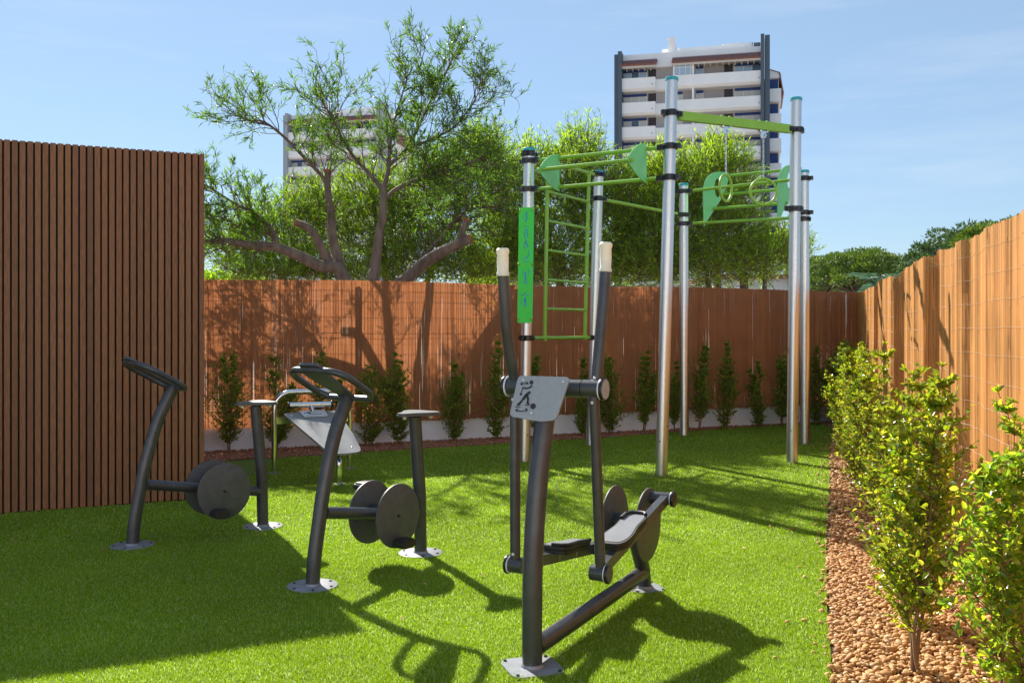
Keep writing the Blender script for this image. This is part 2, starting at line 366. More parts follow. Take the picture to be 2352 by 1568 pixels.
def backP(s): 
    o = .008*math.sin(s*2.1)+.006*math.sin(s*5.3+1)+.03; p = B0+Bd*s+Bn*o; return p.x, p.y
mb = MB(); mb.prism([(0,0),(BL+.1,0),(BL+.1,.30),(0,.30)], B0-Bn*.16, Bd, V(0,0,1), .16)
w_ = mb.build('low_wall', 'render_w', smooth=None); tag(w_, 'low white rendered wall under the reed fence at the back of the lawn', 'wall')
fb = empty('reed_fence', B0, 0, 'long rust brown reed screen fence in shade, standing on the white wall at the back', 'fence')
def gapb(s):
    x = B0.x+Bd.x*s
    base = float(np.interp(x, [-3,-.8,.4,3,5], [.42,.36,.12,.08,.05]))
    return max(.0, base + .6*base*math.sin(s*27)*math.sin(s*3.1) + .35*base*math.sin(s*1.9)*math.sin(s*.7+2) + .8*base*math.sin(s*11)*math.sin(s*4.3))
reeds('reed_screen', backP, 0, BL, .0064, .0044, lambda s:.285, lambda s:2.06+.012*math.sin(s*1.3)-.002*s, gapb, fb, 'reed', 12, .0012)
mb = MB()
for i in range(12):
    z = .36+i*.15; pts = [(*backP(BL*j/80), z+.004*math.sin(j*.9+i)) for j in range(81)]; mb.tube([(a-Bn.x*-.007, b-Bn.y*-.007, c) for a,b,c in pts], .0009, 4)
mb.build('tie_wires', 'bark', fb)
# welded mesh with posts behind the reeds
fm = empty('wire_mesh_fence', B0-Bn*.07, 0, 'dark green welded wire fence with posts behind the brown reed screen', 'fence')
for i in range(6):
    p = B0-Bn*.08+Bd*(1.4+2.15*i); mb = MB(); mb.box((p.x-.03,p.y-.03,.3),(p.x+.03,p.y+.03,2.04)); mb.build('post', 'wmesh', fm)
mb = MB(); s = 0
while s < BL:
    p = B0-Bn*.05+Bd*s; mb.bar((p.x,p.y,.31),(p.x,p.y,2.0), .003,.003,(1,0,0)); s += .055
for z in [.33,.53,.73,.79,.99,1.19,1.39,1.45,1.65,1.85,1.98]: mb.bar(B0-Bn*.045+V(0,0,z), B1-Bn*.045+V(0,0,z), .0035,.0035)
mb.build('wire_mesh', 'wmesh', fm)

RZ = [15.1,13,11.56,11.5,9.42,9.33,7.27,7.17,6.14,6.05,5.2,4.3,3.2,1.0]; RO = [0,.05,.10,.05,.13,.03,.14,.02,.06,.03,.05,.02,.04,0]
TZ = [15.1,11.53,11.5,9.38,9.35,7.2,7.18,6.7,6.09,4.9,3.5,1.0]; TH = [2.01,1.97,2.026,1.98,2.03,2.02,2.063,2.03,2.045,2.056,2.07,2.07]
def rightP(s):
    Z = 15.1-s; o = np.interp(-Z, [-z for z in RZ], RO)+.011*math.sin(Z*7.3)+.007*math.sin(Z*15.1+1)+.004*math.sin(Z*31+2)
    return (1.245+.281*Z-o-.02, Z)
fr = empty('reed_fence', (4.6,12,0), 0, 'sunlit orange reed screen fence with vertical folds and pale tie wires along the right side', 'fence')
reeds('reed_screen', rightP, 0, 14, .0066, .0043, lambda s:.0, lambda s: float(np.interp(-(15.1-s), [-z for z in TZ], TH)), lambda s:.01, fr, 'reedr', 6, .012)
mb = MB(); mb2 = MB()
for i in range(13):
    z = .12+i*.15; pts = []
    for j in range(220):
        s = 13.9*j/219; x, y = rightP(s); pts.append((x-.009, y-.002, z*(float(np.interp(-(15.1-s), [-q for q in TZ], TH))/2.03)+.003*math.sin(j*.35+i)))
    mb.tube(pts, .0006, 4)
mb.build('tie_wires', 'wire', fr)
mb = MB()
for j in range(140):
    s = .1*j; x, y = rightP(s); x2, y2 = rightP(s+.1); mb.add([(x+.02,y,0),(x2+.02,y2,0),(x2+.02,y2,1.93),(x+.02,y,1.93)], [(0,1,2,3)])
mb.build('backing_sheet', 'reedr', fr, smooth=None)
for i in range(7):
    Z = 14.5-2*i; mb = MB(); mb.cyl((1.245+.281*Z+.06,Z,0),(1.245+.281*Z+.06,Z,1.9),.025,10); mb.build('post','wmesh',fr)

# ------------------------------------------------------------------ exercise bikes
def strokes(mb, o, ux, uy, nn, lst, th=.0016):
    o = Vector(o); ux = Vector(ux); uy = Vector(uy); nn = Vector(nn)
    for it in lst:
        if it[0] == 'c':
            _, x, y, r = it; mb.prism([(x+r*math.cos(a*math.pi/8), y+r*math.sin(a*math.pi/8)) for a in range(16)], o+nn*.0002, ux, uy, th)
        else:
            _, wd, pts = it
            for (x0,y0),(x1,y1) in zip(pts[:-1], pts[1:]):
                d = Vector((x1-x0,y1-y0)); l = d.length or 1e-6; d /= l; q = Vector((-d.y,d.x))*wd/2; e = d*wd*.3
                mb.prism([(x0-e.x-q.x,y0-e.y-q.y),(x1+e.x-q.x,y1+e.y-q.y),(x1+e.x+q.x,y1+e.y+q.y),(x0-e.x+q.x,y0-e.y+q.y)], o+nn*.0002, ux, uy, th)
def base_plate(t, y, r, ang=0):
    mb = MB(); mb.cyl((0,y,0),(0,y,.012), r, 32, bev=.002); bp = mb.build('base_plate', 'plate', t, local=True)
    for k in range(6):
        mb = MB(); a = k*math.pi/3+.3; mb.cyl((math.cos(a)*r*.82, y+math.sin(a)*r*.82,.012),(math.cos(a)*r*.82, y+math.sin(a)*r*.82,.0165),.009,8); mb.build('bolt', 'black', bp, local=True)
    mb = MB(); mb.tube([(0,y,.012),(0,y,.018),(0,y,.024)],[.048,.045,.042],24); mb.build('weld', 'plate', bp, local=True)
def bike(p, a, lenB, ped, label):
    t = empty('exercise_bike', (p[0],p[1],0), math.atan2(-a[0], a[1]), label, 'exercise bike', 'two pedal exercise bikes on the lawn')
    base_plate(t, 0, .145); base_plate(t, lenB, .145)
    mb = MB(); mb.tube(smooth_path([(0,0,.005),(0,.014,.16),(0,.044,.327),(0,.09,.56),(0,.175,.85),(0,.285,1.075)], 5), .041, 24)
    mb.build('front_post', 'paint', t, local=True)
    mb = MB(); mb.tube([(0,lenB,.005),(0,lenB-.01,.4),(0,lenB-.058,.905)], .041, 24); mb.build('seat_post', 'paint', t, local=True)
    mb = MB(); mb.cyl((0,.06,.415),(0,lenB-.02,.268),.036,20); mb.tube([(0,.085,.412),(0,.1,.41)],[.045,.036],20); mb.build('cross_tube', 'paint', t, local=True)
    # handlebar loop, tilted up and away from the seat
    o = V(0,.30,1.07); ux = V(1,0,0); uy = V(0,-.87,.49).normalized()
    loop = [o+ux*x+uy*(y+.17) for x,y in rrect(.45,.36,.115,6)]
    mb = MB(); mb.tube(loop, .0195, 14, closed=True); hb = mb.build('handlebar', 'paint', t, local=True)
    nn = ux.cross(uy).normalized(); up = nn if nn.z > 0 else -nn
    mb = MB(); mb.prism(round_poly([(-.05,-.02),(.05,-.02),(.10,.29),(.08,.375),(-.08,.375),(-.10,.29)], .03), o+up*.004, ux, uy, .014)
    mb.prism(round_poly([(-.085,.30),(.085,.30),(.085,.40),(-.085,.40)], .03), o+up*.024, ux, uy, .016)
    mb.build('display_panel', 'disc', hb, local=True)
    mb = MB(); strokes(mb, o+up*.0185, ux, uy, up, [('l',.006,[(-.05,.1),(-.02,.16),(.03,.16),(.05,.2)]),('c',.055,.225,.012),('l',.005,[(-.03,.07),(.03,.07)]),('c',-.03,.11,.014)])
    mb.build('pictogram', 'lplate', hb, local=True)
    mb = MB(); mb.cyl((-.19,.29,1.066),(.19,.29,1.066),.017,12); mb.build('crossbar', 'paint', hb, local=True)
    # twin discs
    cy = .608*lenB/.96; cz = .41+(.268-.41)*(cy-.06)/(lenB-.08)
    for sx in (-1,1):
        mb = MB(); mb.cyl((sx*.107,cy,cz),(sx*.119,cy,cz),.198,56,bev=.002); dd = mb.build('flywheel_disc', 'disc', t, local=True, smooth=.5)
        mb = MB(); mb.cyl((sx*.119,cy,cz),(sx*.126,cy,cz),.011,10); mb.build('bolt', 'black', dd, local=True)
        py = cy+sx*ped[0]; pz = cz-sx*ped[1]
        mb = MB(); mb.cyl((sx*.119,py,pz),(sx*.15,py,pz),.011,10)
        q = rrect(.115,.036,.012,3); mb.prism(q, (sx*.135 if sx > 0 else sx*.225,py,pz-.002), (0,1,0), (0,0,1), .09)
        mb.prism(rrect(.10,.058,.014,3), (sx*.145 if sx > 0 else sx*.215,py,pz-.002), (0,1,0), (0,0,1), .07)
        mb.build('pedal', 'rubber', t, local=True)
    mb = MB(); mb.cyl((-.107,cy,cz),(.107,cy,cz),.05,20); mb.build('hub', 'paint', t, local=True)
    # saddle
    sy = lenB-.05; pts = [(0,-.17),(.035,-.155),(.06,-.07),(.115,.0),(.14,.06),(.13,.105),(.08,.125),(-.08,.125),(-.13,.105),(-.14,.06),(-.115,0),(-.06,-.07),(-.035,-.155)]
    mb = MB(); mb.prism(round_poly(pts,.03,3), (0,sy,.915), (1,0,0),(0,1,0), .012); mb.prism(round_poly([(a_*.96,b_*.96) for a_,b_ in pts],.03,3), (0,sy,.927), (1,0,0),(0,1,0), .01)
    sd = mb.build('saddle', 'disc', t, local=True)
    for x,y in ((.07,.07),(-.07,.07),(0,-.11)): mb = MB(); mb.cyl((x,sy+y,.895),(x,sy+y,.915),.012,12); mb.build('damper', 'grip', sd, local=True)
bike((-1.145,5.5), (.568,.823), .96, (-.015,.155), 'charcoal exercise bike half in sun, its handlebar loop in front of the steel sit-up bench')
bike((-2.58,6.51), (.763,.646), .953, (-.06,.14), 'charcoal exercise bike standing in shade close to the brown slatted shed')

# ------------------------------------------------------------------ cross trainer
def trainer():
    t = empty('cross_trainer', (.088,4.19,0), math.atan2(-.467,.884), 'dark grey cross trainer with two cream hand grips, foot platforms and a grey sign panel', 'exercise machine')
    Bk = lambda mb, n, m='paint', par=None, **k: mb.build(n, m, par or t, local=True, **k)
    # plates
    for y, r in ((0,.12),(1.425,.1)):
        mb = MB(); mb.prism(rrect(r*2,r*2,.05), (0,y,0), (.707,.707,0), (-.707,.707,0), .012); bp = Bk(mb,'base_plate','plate')
        for sx,sy in ((1,0),(-1,0),(0,1),(0,-1)): mb = MB(); mb.cyl((sx*r*1.12,y+sy*r*1.12,.012),(sx*r*1.12,y+sy*r*1.12,.017),.008,8); Bk(mb,'bolt','black',bp)
        mb = MB(); mb.tube([(0,y,.012),(0,y,.018),(0,y,.025)],[.052,.049,.046],24); Bk(mb,'weld','plate',bp)
    mb = MB(); mb.tube(smooth_path([(0,0,.005),(0,.0,.25),(0,.012,.5),(0,.055,.8),(0,.12,1.05),(0,.18,1.20)],6), .0445, 28); Bk(mb,'front_post')
    mb = MB(); mb.tube([(0,1.425,.005),(0,1.40,.12),(0,1.215,.416)], [.041,.041,.041], 24); mb.cyl((-.09,1.215,.416),(.09,1.215,.416),.05,24); Bk(mb,'rear_post')
    mb = MB(); mb.tube([(0,.03,.085),(0,.7,.09),(0,1.40,.10)], .041, 24); Bk(mb,'floor_tube')
    # cross bar
    y0, z0 = .22, 1.215
    mb = MB(); mb.cyl((-.145,y0,z0),(.145,y0,z0),.040,28); Bk(mb,'crossbar')
    arms = {1:[(.03,1.25),(.05,1.35),(.082,1.49),(.118,1.66),(.135,1.76),(.139,1.87)], -1:[(-.006,1.25),(-.045,1.36),(-.082,1.49),(-.106,1.66),(-.118,1.74),(-.12,1.84)]}
    low = {1:(.075,.374), -1:(.003,.38)}; crank = {1:(1.03,.559), -1:(.895,.278)}
    for sx in (1,-1):
        lx = sx*.2
        mb = MB(); mb.cyl((sx*.149,y0,z0),(sx*.232,y0,z0),.041,28); pb = Bk(mb,'pivot_sleeve')
        mb = MB(); mb.cyl((sx*.232,y0,z0),(sx*.238,y0,z0),.0475,28); Bk(mb,'washer','white_r',pb)
        mb = MB(); mb.cyl((sx*.238,y0,z0),(sx*.254,y0,z0),.05,32,bev=.002); cp = Bk(mb,'end_cap','black',pb)
        mb = MB(); mb.cyl((sx*.254,y0,z0),(sx*.2565,y0,z0),.044,32); mb.cyl((sx*.2565,y0+.006,z0+.008),(sx*.2585,y0+.006,z0+.008),.005,8); mb.cyl((sx*.2565,y0-.006,z0-.006),(sx*.2585,y0-.006,z0-.006),.005,8); Bk(mb,'cap_face','panel',pb)
        a = arms[sx]; pts = [(lx,y0+s_,z_) for s_,z_ in a]
        mb = MB(); mb.tube(smooth_path([(lx,y0+a[0][0]*.4,z0)]+pts[:-1],5), .0262, 20); ar = Bk(mb,'handle_arm')
        top = Vector(pts[-1]); st = Vector(pts[-2])-V(0,0,.015); d = (top-st).normalized(); ln = (top-st).length+.012
        mb = MB(); mb.tube([st, st+d*.004, st+d*.014, st+d*.02, st+d*ln*.5, st+d*(ln-.03), st+d*(ln-.02), st+d*(ln-.008), st+d*ln], [.028,.030,.029,.0255,.0275,.026,.030,.030,.024], 24); Bk(mb,'hand_grip','grip',ar)
        for by,bz in ((pts[0][1]-.026,1.263),(y0-.024,1.155),(y0+low[sx][0]-.024,.435)): mb = MB(); mb.dome((lx,by,bz),(0,-1,0),.008,10); Bk(mb,'bolt','lplate',ar)
        ly, lz = y0+low[sx][0], low[sx][1]
        mb = MB(); mb.tube([(lx,y0,z0-.02),(lx,ly,lz)], .0245, 20); Bk(mb,'swing_rod')
        mb = MB(); mb.cyl((lx-sx*.045,ly,lz),(lx+sx*.025,ly,lz),.036,24); ps = Bk(mb,'pivot_sleeve')
        mb = MB(); mb.cyl((lx+sx*.025,ly,lz),(lx+sx*.03,ly,lz),.041,24); Bk(mb,'washer','white_r',ps)
        mb = MB(); mb.cyl((lx+sx*.03,ly,lz),(lx+sx*.044,ly,lz),.044,28,bev=.002); Bk(mb,'end_cap','black',ps)
        mb = MB(); mb.cyl((lx+sx*.044,ly,lz),(lx+sx*.0465,ly,lz),.038,28); mb.cyl((lx+sx*.0465,ly+.005,lz+.005),(lx+sx*.049,ly+.005,lz+.005),.005,8); Bk(mb,'cap_face','disc',ps)
        # foot bar
        cy, cz = y0+crank[sx][0], crank[sx][1]; bx_ = sx*.185
        mb = MB(); mb.bar((bx_,ly+.02,lz),(bx_,cy,cz),.04,.052); Bk(mb,'foot_bar')
        d = (V(0,cy,cz)-V(0,ly,lz)).normalized(); up = V(0,-d.z,d.y)
        f0 = .19 if sx > 0 else .33; o = V(bx_+sx*-.01,ly,lz)+d*f0+up*.045; Ln = .40
        out = [(-.07,0),(.045,0),(.07,.06),(.07,.14),(.055,.24),(.06,.33),(.05,.40),(-.05,.40),(-.065,.33),(-.06,.22),(-.075,.12),(-.08,.05)]
        out = [(x_*sx,y_) for x_,y_ in out]
        if sx < 0: out = out[::-1]
        rp = round_poly(out,.035,3)
        mb = MB(); mb.prism([(x_*.96,y_*.98+.004) for x_,y_ in rp], o-up*.022, V(1,0,0), d, .018); mb.prism(rp, o, V(1,0,0), d, .017)
        pd = Bk(mb,'foot_platform','rubber')
        mb = MB(); mb.prism([(x_*.86,.2+(y_-.2)*.9) for x_,y_ in rp], o+up*.0171, V(1,0,0), d, .002); Bk(mb,'tread','board',pd)
        # raised toe rim at the rear end and front edge
        rim = [o+V(1,0,0)*(x_*.94*sx)+d*y_+up*.024 for x_,y_ in ((-.06,.30),(-.056,.36),(-.035,.39),(0,.393),(.035,.39),(.05,.37))]
        if sx < 0: rim = [o+V(1,0,0)*(x_*.94*sx)+d*y_+up*.024 for x_,y_ in ((-.06,.36),(-.066,.3),(-.06,.2),(-.07,.12),(-.075,.05),(-.05,.012),(0,.01))]
        mb = MB(); mb.tube(rim, .0105, 8); Bk(mb,'rim','rubber',pd)
        for q in (.09,.3): mb = MB(); mb.cyl(o+d*q-up*.062, o+d*q-up*.02, .014, 12); Bk(mb,'damper','plate',pd)
        # crank
        mb = MB(); mb.cyl((sx*.092,1.215,.416),(sx*.102,1.215,.416),.198,60,bev=.002); Bk(mb,'crank_disc','disc',smooth=.5)
        mb = MB(); mb.cyl((sx*.102,cy,cz),(sx*.215,cy,cz),.034,24); cs = Bk(mb,'crank_sleeve')
        mb = MB(); mb.cyl((sx*.215,cy,cz),(sx*.22,cy,cz),.039,24); Bk(mb,'washer','white_r',cs)
        mb = MB(); mb.cyl((sx*.22,cy,cz),(sx*.238,cy,cz),.043,28,bev=.003); Bk(mb,'end_cap','black',cs)
    # sign panel
    o = V(-.006,y0-.098,z0-.002); ux = V(1,0,0); uy = V(0,.33,1).normalized()
    poly = round_poly([(-.13,.058),(.128,.058),(.088,-.138),(.02,-.150),(-.145,-.132)],.022,4)
    mb = MB(); mb.prism(poly, o, ux, uy, .01); sp = Bk(mb,'sign_panel','panel')
    U = lambda x,y: ((x-690)*.00068, (1290-y)*.0006)
    S = lambda wd,*p: ('l',wd,[U(*q) for q in p])
    nn = -(V(1,0,0).cross(uy)) if V(1,0,0).cross(uy).y > 0 else V(1,0,0).cross(uy)
    lst = [('c',*U(606,1244),.0095), S(.004,(528,1259),(580,1250)), S(.0035,(538,1248),(526,1259),(541,1270)), S(.0035,(568,1242),(582,1250),(572,1262)),
           S(.007,(548,1288),(578,1293),(600,1284),(612,1270)), S(.0035,(547,1288),(541,1336)), ('c',*U(540,1338),.0058),
           S(.013,(603,1322),(580,1345),(566,1372)), S(.009,(566,1368),(548,1400),(528,1420)), S(.010,(588,1345),(600,1378)), S(.008,(600,1378),(598,1405),(608,1408)), S(.006,(526,1420),(545,1418)),
           S(.0035,(512,1437),(548,1435)), S(.0035,(582,1421),(616,1417)), ('c',*U(643,1427),.0135),
           S(.004,(522,1462),(545,1469),(575,1467),(602,1453)), S(.0035,(536,1452),(520,1461),(531,1475)), S(.0035,(590,1447),(604,1452),(600,1468))]
    mb = MB(); strokes(mb, o+nn*.0118 if nn.y < 0 else o, ux, uy, nn, lst, .0012); Bk(mb,'pictogram','ink',sp)
    for p in ((543,1228),(836,1231),(638,1478)):
        mb = MB(); u_, v_ = U(*p); c = o+ux*u_+uy*v_+nn*.0118; mb.cyl(c, c+nn*.0015, .0055, 12); Bk(mb,'screw','lplate',sp)
trainer()

# ------------------------------------------------------------------ sit-up bench
def bench():
    t = empty('sit_up_bench', (-1.9,9.4,0), 0, 'polished steel sit-up bench with a sloping grey board, behind the two exercise bikes', 'exercise bench')
    a = V(-2.41,9.71,0); b = V(-1.70,10.03,0); d = (b-a).normalized(); w_ = (b-a).length; Z = V(0,0,1)
    P = [a, a+Z*.55]; R = .17
    for i in range(1,8): an = math.pi/2*i/8; P.append(a+d*(R-R*math.cos(an))+Z*(.65+R*math.sin(an)))
    P.append(a+d*.2+Z*.82); P.append(b-d*.2+Z*.82)
    for i in range(7,0,-1): an = math.pi/2*i/8; P.append(b-d*(R-R*math.cos(an))+Z*(.65+R*math.sin(an)))
    P += [b+Z*.55, b]
    mb = MB(); mb.tube(P, .028, 20); mb.build('frame', 'chrome', t)
    for p in (a, b):
        mb = MB(); mb.cyl(p, p+Z*.012, .062, 24); mb.build('base_plate', 'plate', t)
    mb = MB(); mb.bar(a+Z*.535+d*.02, b+Z*.535-d*.02, .03,.07); mb.build('rear_rail', 'chrome', t)
    ax = V(.56,-.83,0).normalized(); lat = V(.83,.56,0).normalized(); top = V(-2.02,9.64,.612); bot = V(-1.545,8.91,.30); sl_ = (bot-top); Ln = sl_.length; sl_.normalize(); nrm = lat.cross(sl_); nrm = nrm if nrm.z > 0 else -nrm
    prof = [(-.30,0),(.0,-.015),(.28,0),(.275,.08),(.25,.3),(.225,.55),(.17,Ln-.05),(.14,Ln),(0,Ln+.02),(-.13,Ln),(-.165,Ln-.05),(-.205,.6),(-.245,.35),(-.275,.16)]
    mb = MB(); mb.prism(round_poly(prof,.04,3), top, lat, sl_, .02 if lat.cross(sl_).z > 0 else -.02); bd = mb.build('back_board', 'board', t)
    for x,y in ((-.23,.06),(.23,.06),(-.1,Ln-.1),(.1,Ln-.1)): mb = MB(); c = top+lat*x+sl_*y+nrm*.02; mb.dome(c, nrm, .009, 10); mb.build('bolt', 'lplate', bd)
    # central bent leg
    f = V(-1.63,9.04,0); mb = MB(); mb.tube(smooth_path([f+Z*.0, f+Z*.14, f+V(-.005,.01,.22), f+V(-.05,.08,.29), top+sl_*.45-nrm*.03, top+sl_*.1-nrm*.03],5), .028, 18); mb.build('centre_leg','chrome',t)
    mb = MB(); mb.cyl(f, f+Z*.012,.06,24); mb.build('base_plate','plate',t)
    # sign plate, stem and leg roller
    o = top+nrm*.024+lat*.0+sl_*.0; mb = MB(); mb.prism(round_poly([(-.13,-.02),(.14,-.02),(.125,.13),(-.125,.13)],.02,3), o, lat, sl_, .008 if lat.cross(sl_).z > 0 else -.008); sp = mb.build('sign_plate','lplate',t)
    mb = MB(); strokes(mb, o+nrm*.0085, lat, sl_, nrm, [('l',.009,[(-.1,.06),(-.07,.03),(-.03,.035),(-.045,.075)]),('c',-.05,.05,.015),('l',.012,[(-.04,.075),(.01,.07),(.05,.09),(.08,.08)]),('l',.005,[(-.1,.11),(.02,.11)]),('c',.1,.0,.006),('c',-.11,0,.006),('c',.1,.11,.006)])
    mb.build('pictogram','ink',sp)
    rc = V(-2.03,9.66,.70); rc2 = rc+lat*.0
    mb = MB(); mb.tube([top+sl_*.03+nrm*.03, rc-V(0,.0,.01)], .022, 14); mb.build('roller_stem','chrome',t)
    ra = V(.93,.36,0).normalized(); mb = MB(); mb.cyl(rc-ra*.21, rc+ra*.2, .029, 24); rl = mb.build('leg_roller','chrome',t)
    for s_ in (-1,1):
        mb = MB(); mb.cyl(rc+ra*(.205 if s_ > 0 else -.228), rc+ra*(.222 if s_ > 0 else -.211), .034, 24, bev=.003); mb.build('end_cap','black',rl)
bench()

# ------------------------------------------------------------------ pull-up frame
def frame():
    t = empty('pull_up_frame', (2.1,11.2,0), 0, 'tall outdoor pull-up frame of six galvanised poles joined by green bars, ladder and plates', 'climbing frame')
    Z = V(0,0,1)
    base = dict(A=(.139,10.54),B=(.985,12.0),C=(1.487,9.54),D=(2.347,13.04),E=(3.054,10.44),F=(3.70,12.09))
    topz = dict(A=3.45,B=3.436,C=3.967,D=3.43,E=3.98,F=3.456)
    lean = dict(A=.050,B=.103,C=.105,D=-.01,E=.042,F=-.015)
    def P(k, z, off=0): x,y = base[k]; return V(x+lean[k]*z/topz[k], y, z)
    holes = dict(A=.3,B=.3,C=.35,D=.17,E=.36,F=.22)
    for k in base:
        mb = MB(); z = topz[k]
        rr = .0625 if k in 'CE' else .0615; rr = .061
        mb.tube([P(k,0),P(k,.55 if k in 'CE' else .02),P(k,.56 if k in 'CE' else .03),P(k,z-.02)],[rr,rr,rr-.0012,rr-.0012],32); po = mb.build('pole','steel',t)
        mb = MB(); mb.tube([P(k,z-.034),P(k,z-.006),P(k,z)],[rr+.005,rr+.005,rr-.003],28); mb.build('cap','teal',po)
        if k in 'CE':
            mb = MB(); mb.tube([P(k,.553),P(k,.56)],[rr+.0022]*2,28); mb.build('seam','steel',po)
        mb = MB()
        for dx, dz in ((-.55,0),(.75,.05)) if k in 'CE' else ((.45,0),):
            q = P(k,holes[k]+dz*3); an = dx; c = q+V(math.sin(an)*rr, -math.cos(an)*rr, 0); mb.cyl(c-V(math.sin(an),-math.cos(an),0)*.004, c+V(math.sin(an),-math.cos(an),0)*.0012,.008,10)
        mb.build('bolt_hole','black',po)
    def clamp(k, z, d):
        d = Vector((d[0],d[1],0)).normalized(); q = d.cross(Z); c = P(k,z); mb = MB()
        ring = []
        for i in range(28):
            an = 2*math.pi*i/28; r_ = .078+.010*math.cos(3*an); ring.append((math.cos(an)*r_, math.sin(an)*r_))
        mb.prism(ring, c-Z*.024, d, -q, .048); mb.prism([(x*.93,y*.93) for x,y in ring], c-Z*.030, d, -q, .060)
        mb.prism(round_poly([(.05,-.045),(.135,-.032),(.135,.032),(.05,.045)],.015,2), c-Z*.026, d, -q, .052)
        mb.prism(round_poly([(-.05,-.03),(-.115,-.024),(-.115,.024),(-.05,.03)],.012,2), c-Z*.024, d, -q, .048)
        for s_ in (-1,1): mb.cyl(c+d*.1+q*s_*.03, c+d*.1+q*s_*.046,.012,10)
        for an in (60,120,240,300): e = (d*math.cos(math.radians(an))+q*math.sin(math.radians(an))); mb.cyl(c+e*.07, c+e*.092,.011,8)
        mb.build('clamp','black',t)
    def dirv(a,b): return (P(b,3)-P(a,3))
    def bar(a, za, b, zb, r=.0205, name="bar", s=.09):
        p, q = P(a,za), P(b,zb); d = (q-p).normalized(); mb = MB(); mb.cyl(p+d*s, q-d*s, r, 16); return mb.build(name,'green',t)
    for k,z,o in (('A',3.385,'B'),('A',3.306,'C'),('A',2.995,'C'),('A',1.361,'B'),('B',3.387,'A'),('B',3.085,'D'),('B',1.347,'A'),('C',3.61,'E'),('C',3.278,'A'),('C',2.97,'A'),
                  ('D',3.32,'F'),('D',3.0,'B'),('D',2.88,'F'),('E',3.625,'C'),('E',2.767,'C'),('F',3.35,'D'),('F',2.92,'D'),('F',2.84,'E')): clamp(k,z,dirv(k,o))
    bar('A',3.306,'C',3.278); bar('A',2.99,'C',2.97); bar('B',3.085,'D',3.0); bar('D',3.32,'F',3.35); bar('D',2.88,'F',2.86)
    # ladder
    bar('A',3.36,'B',3.375, name='ladder_top_bar'); bar('A',1.361,'B',1.347, name='ladder_bottom_bar')
    pa, pb = P('A',2.4), P('B',2.4); d = (pb-pa).normalized(); n_ = V(0,0,1)
    def L_(tt, z): x = P('A',z); y_ = P('B',z); return x+(y_-x).normalized()*tt
    for tt in (.42,1.45):
        mb = MB(); mb.cyl(L_(tt,1.34), L_(tt,3.39), .0215, 16); mb.tube([L_(tt,1.325),L_(tt,1.385)],.028,16); mb.build('ladder_rail','green',t)
    for z in (1.688,2.02,2.355,2.69,3.02):
        mb = MB(); mb.cyl(L_(.42,z), L_(1.45,z), .0155, 12); mb.build('ladder_rung','green',t)
    # curved plates
    def plate(a, b, tt, prof, side, hole=None, zref=3.1):
        d = (P(b,zref)-P(a,zref)); d.z = 0; d.normalize(); p = V(d.y,-d.x,0)*side; o = P(a,zref)+d*tt; o.z = 0
        cu = bpy.data.curves.new('c','CURVE'); cu.dimensions = '2D'; cu.fill_mode = 'BOTH'; cu.extrude = .004
        for pts in [prof]+([hole] if hole else []):
            sp = cu.splines.new('POLY'); sp.points.add(len(pts)-1); sp.use_cyclic_u = True
            for i,(x,y) in enumerate(pts): sp.points[i].co = (x,y,0,1)
        tmp = bpy.data.objects.new('c',cu); me = bpy.data.meshes.new_from_object(tmp); bpy.data.objects.remove(tmp); bpy.data.curves.remove(cu)
        nn = p.cross(Z)
        for v in me.vertices: x,y,zz = v.co; v.co = o+p*x+Z*y+nn*zz-t.location
        me.name = 'side_plate'; link('side_plate', me, 'ggreen', t)
        return o, p
    s1 = smooth_path([(0,3.33,0),(.12,3.32,0),(.26,3.25,0),(.37,3.16,0)],4)+smooth_path([(.385,3.11,0),(.27,3.03,0),(.13,2.965,0),(0,2.935,0)],4)
    s1 = [(v[0],v[1]) for v in s1]
    o1,p1 = plate('A','C',.40,s1,1); o2,p2 = plate('A','C',1.45,s1,1)
    mb = MB(); mb.cyl(o1+p1*.345+Z*3.13-(o2-o1).normalized()*.04, o2+p2*.345+Z*3.12+(o2-o1).normalized()*.04,.0205,16); mb.build('bar','green',t)
    s2 = smooth_path([(0,3.34,0),(.1,3.47,0),(.3,3.58,0),(.6,3.64,0),(.88,3.66,0)],4)+[V(.885,3.60,0)]+smooth_path([(.83,3.5,0),(.66,3.3,0),(.33,3.06,0),(.02,2.82,0)],4)
    s2 = [(v[0],v[1]) for v in s2]; hole = [(.47+.17*math.cos(a*math.pi/10)+.06*math.sin(a*math.pi/10), 3.36+.145*math.sin(a*math.pi/10)) for a in range(20)]
    hole = [(.50+.12*math.cos(a*math.pi/10), 3.40+.13*math.sin(a*math.pi/10)) for a in range(20)]
    o1,p1 = plate('D','F',.28,s2,-1,hole); o2,p2 = plate('D','F',1.30,s2,-1,hole); e = (o2-o1).normalized()*.03
    for x,z in ((.86,3.62),(.655,3.33),(.34,3.10)):
        mb = MB(); mb.cyl(o1+p1*x+Z*z-e, o2+p2*x+Z*z+e,.0205,16); mb.build('bar','green',t)
    # ring beam
    p, q = P('C',3.595), P('E',3.628); d = (q-p).normalized(); mb = MB(); mb.bar(p+d*.1, q-d*.09, .06,.088); bm_ = mb.build('beam','green',t,smooth=None)
    for tt in (.736,1.272):
        for s_ in (-.055,.055): mb = MB(); mb.dome(p+d*(tt+s_)+Z*.044, Z, .020, 12, .9); mb.build('bolt','green',bm_)
    # exercise board on the first pole
    c = P('A',2.1); nv = V(-.12,-1,0).normalized(); ux = V(1,-.12,0).normalized(); o = V(c.x,c.y,0)+nv*.085
    def lean_o(z): return P('A',z)+nv*.085
    uy = (P('A',2.79)-P('A',1.52)).normalized(); H = 1.26; o = P('A',1.527)+nv*.074-ux*.012
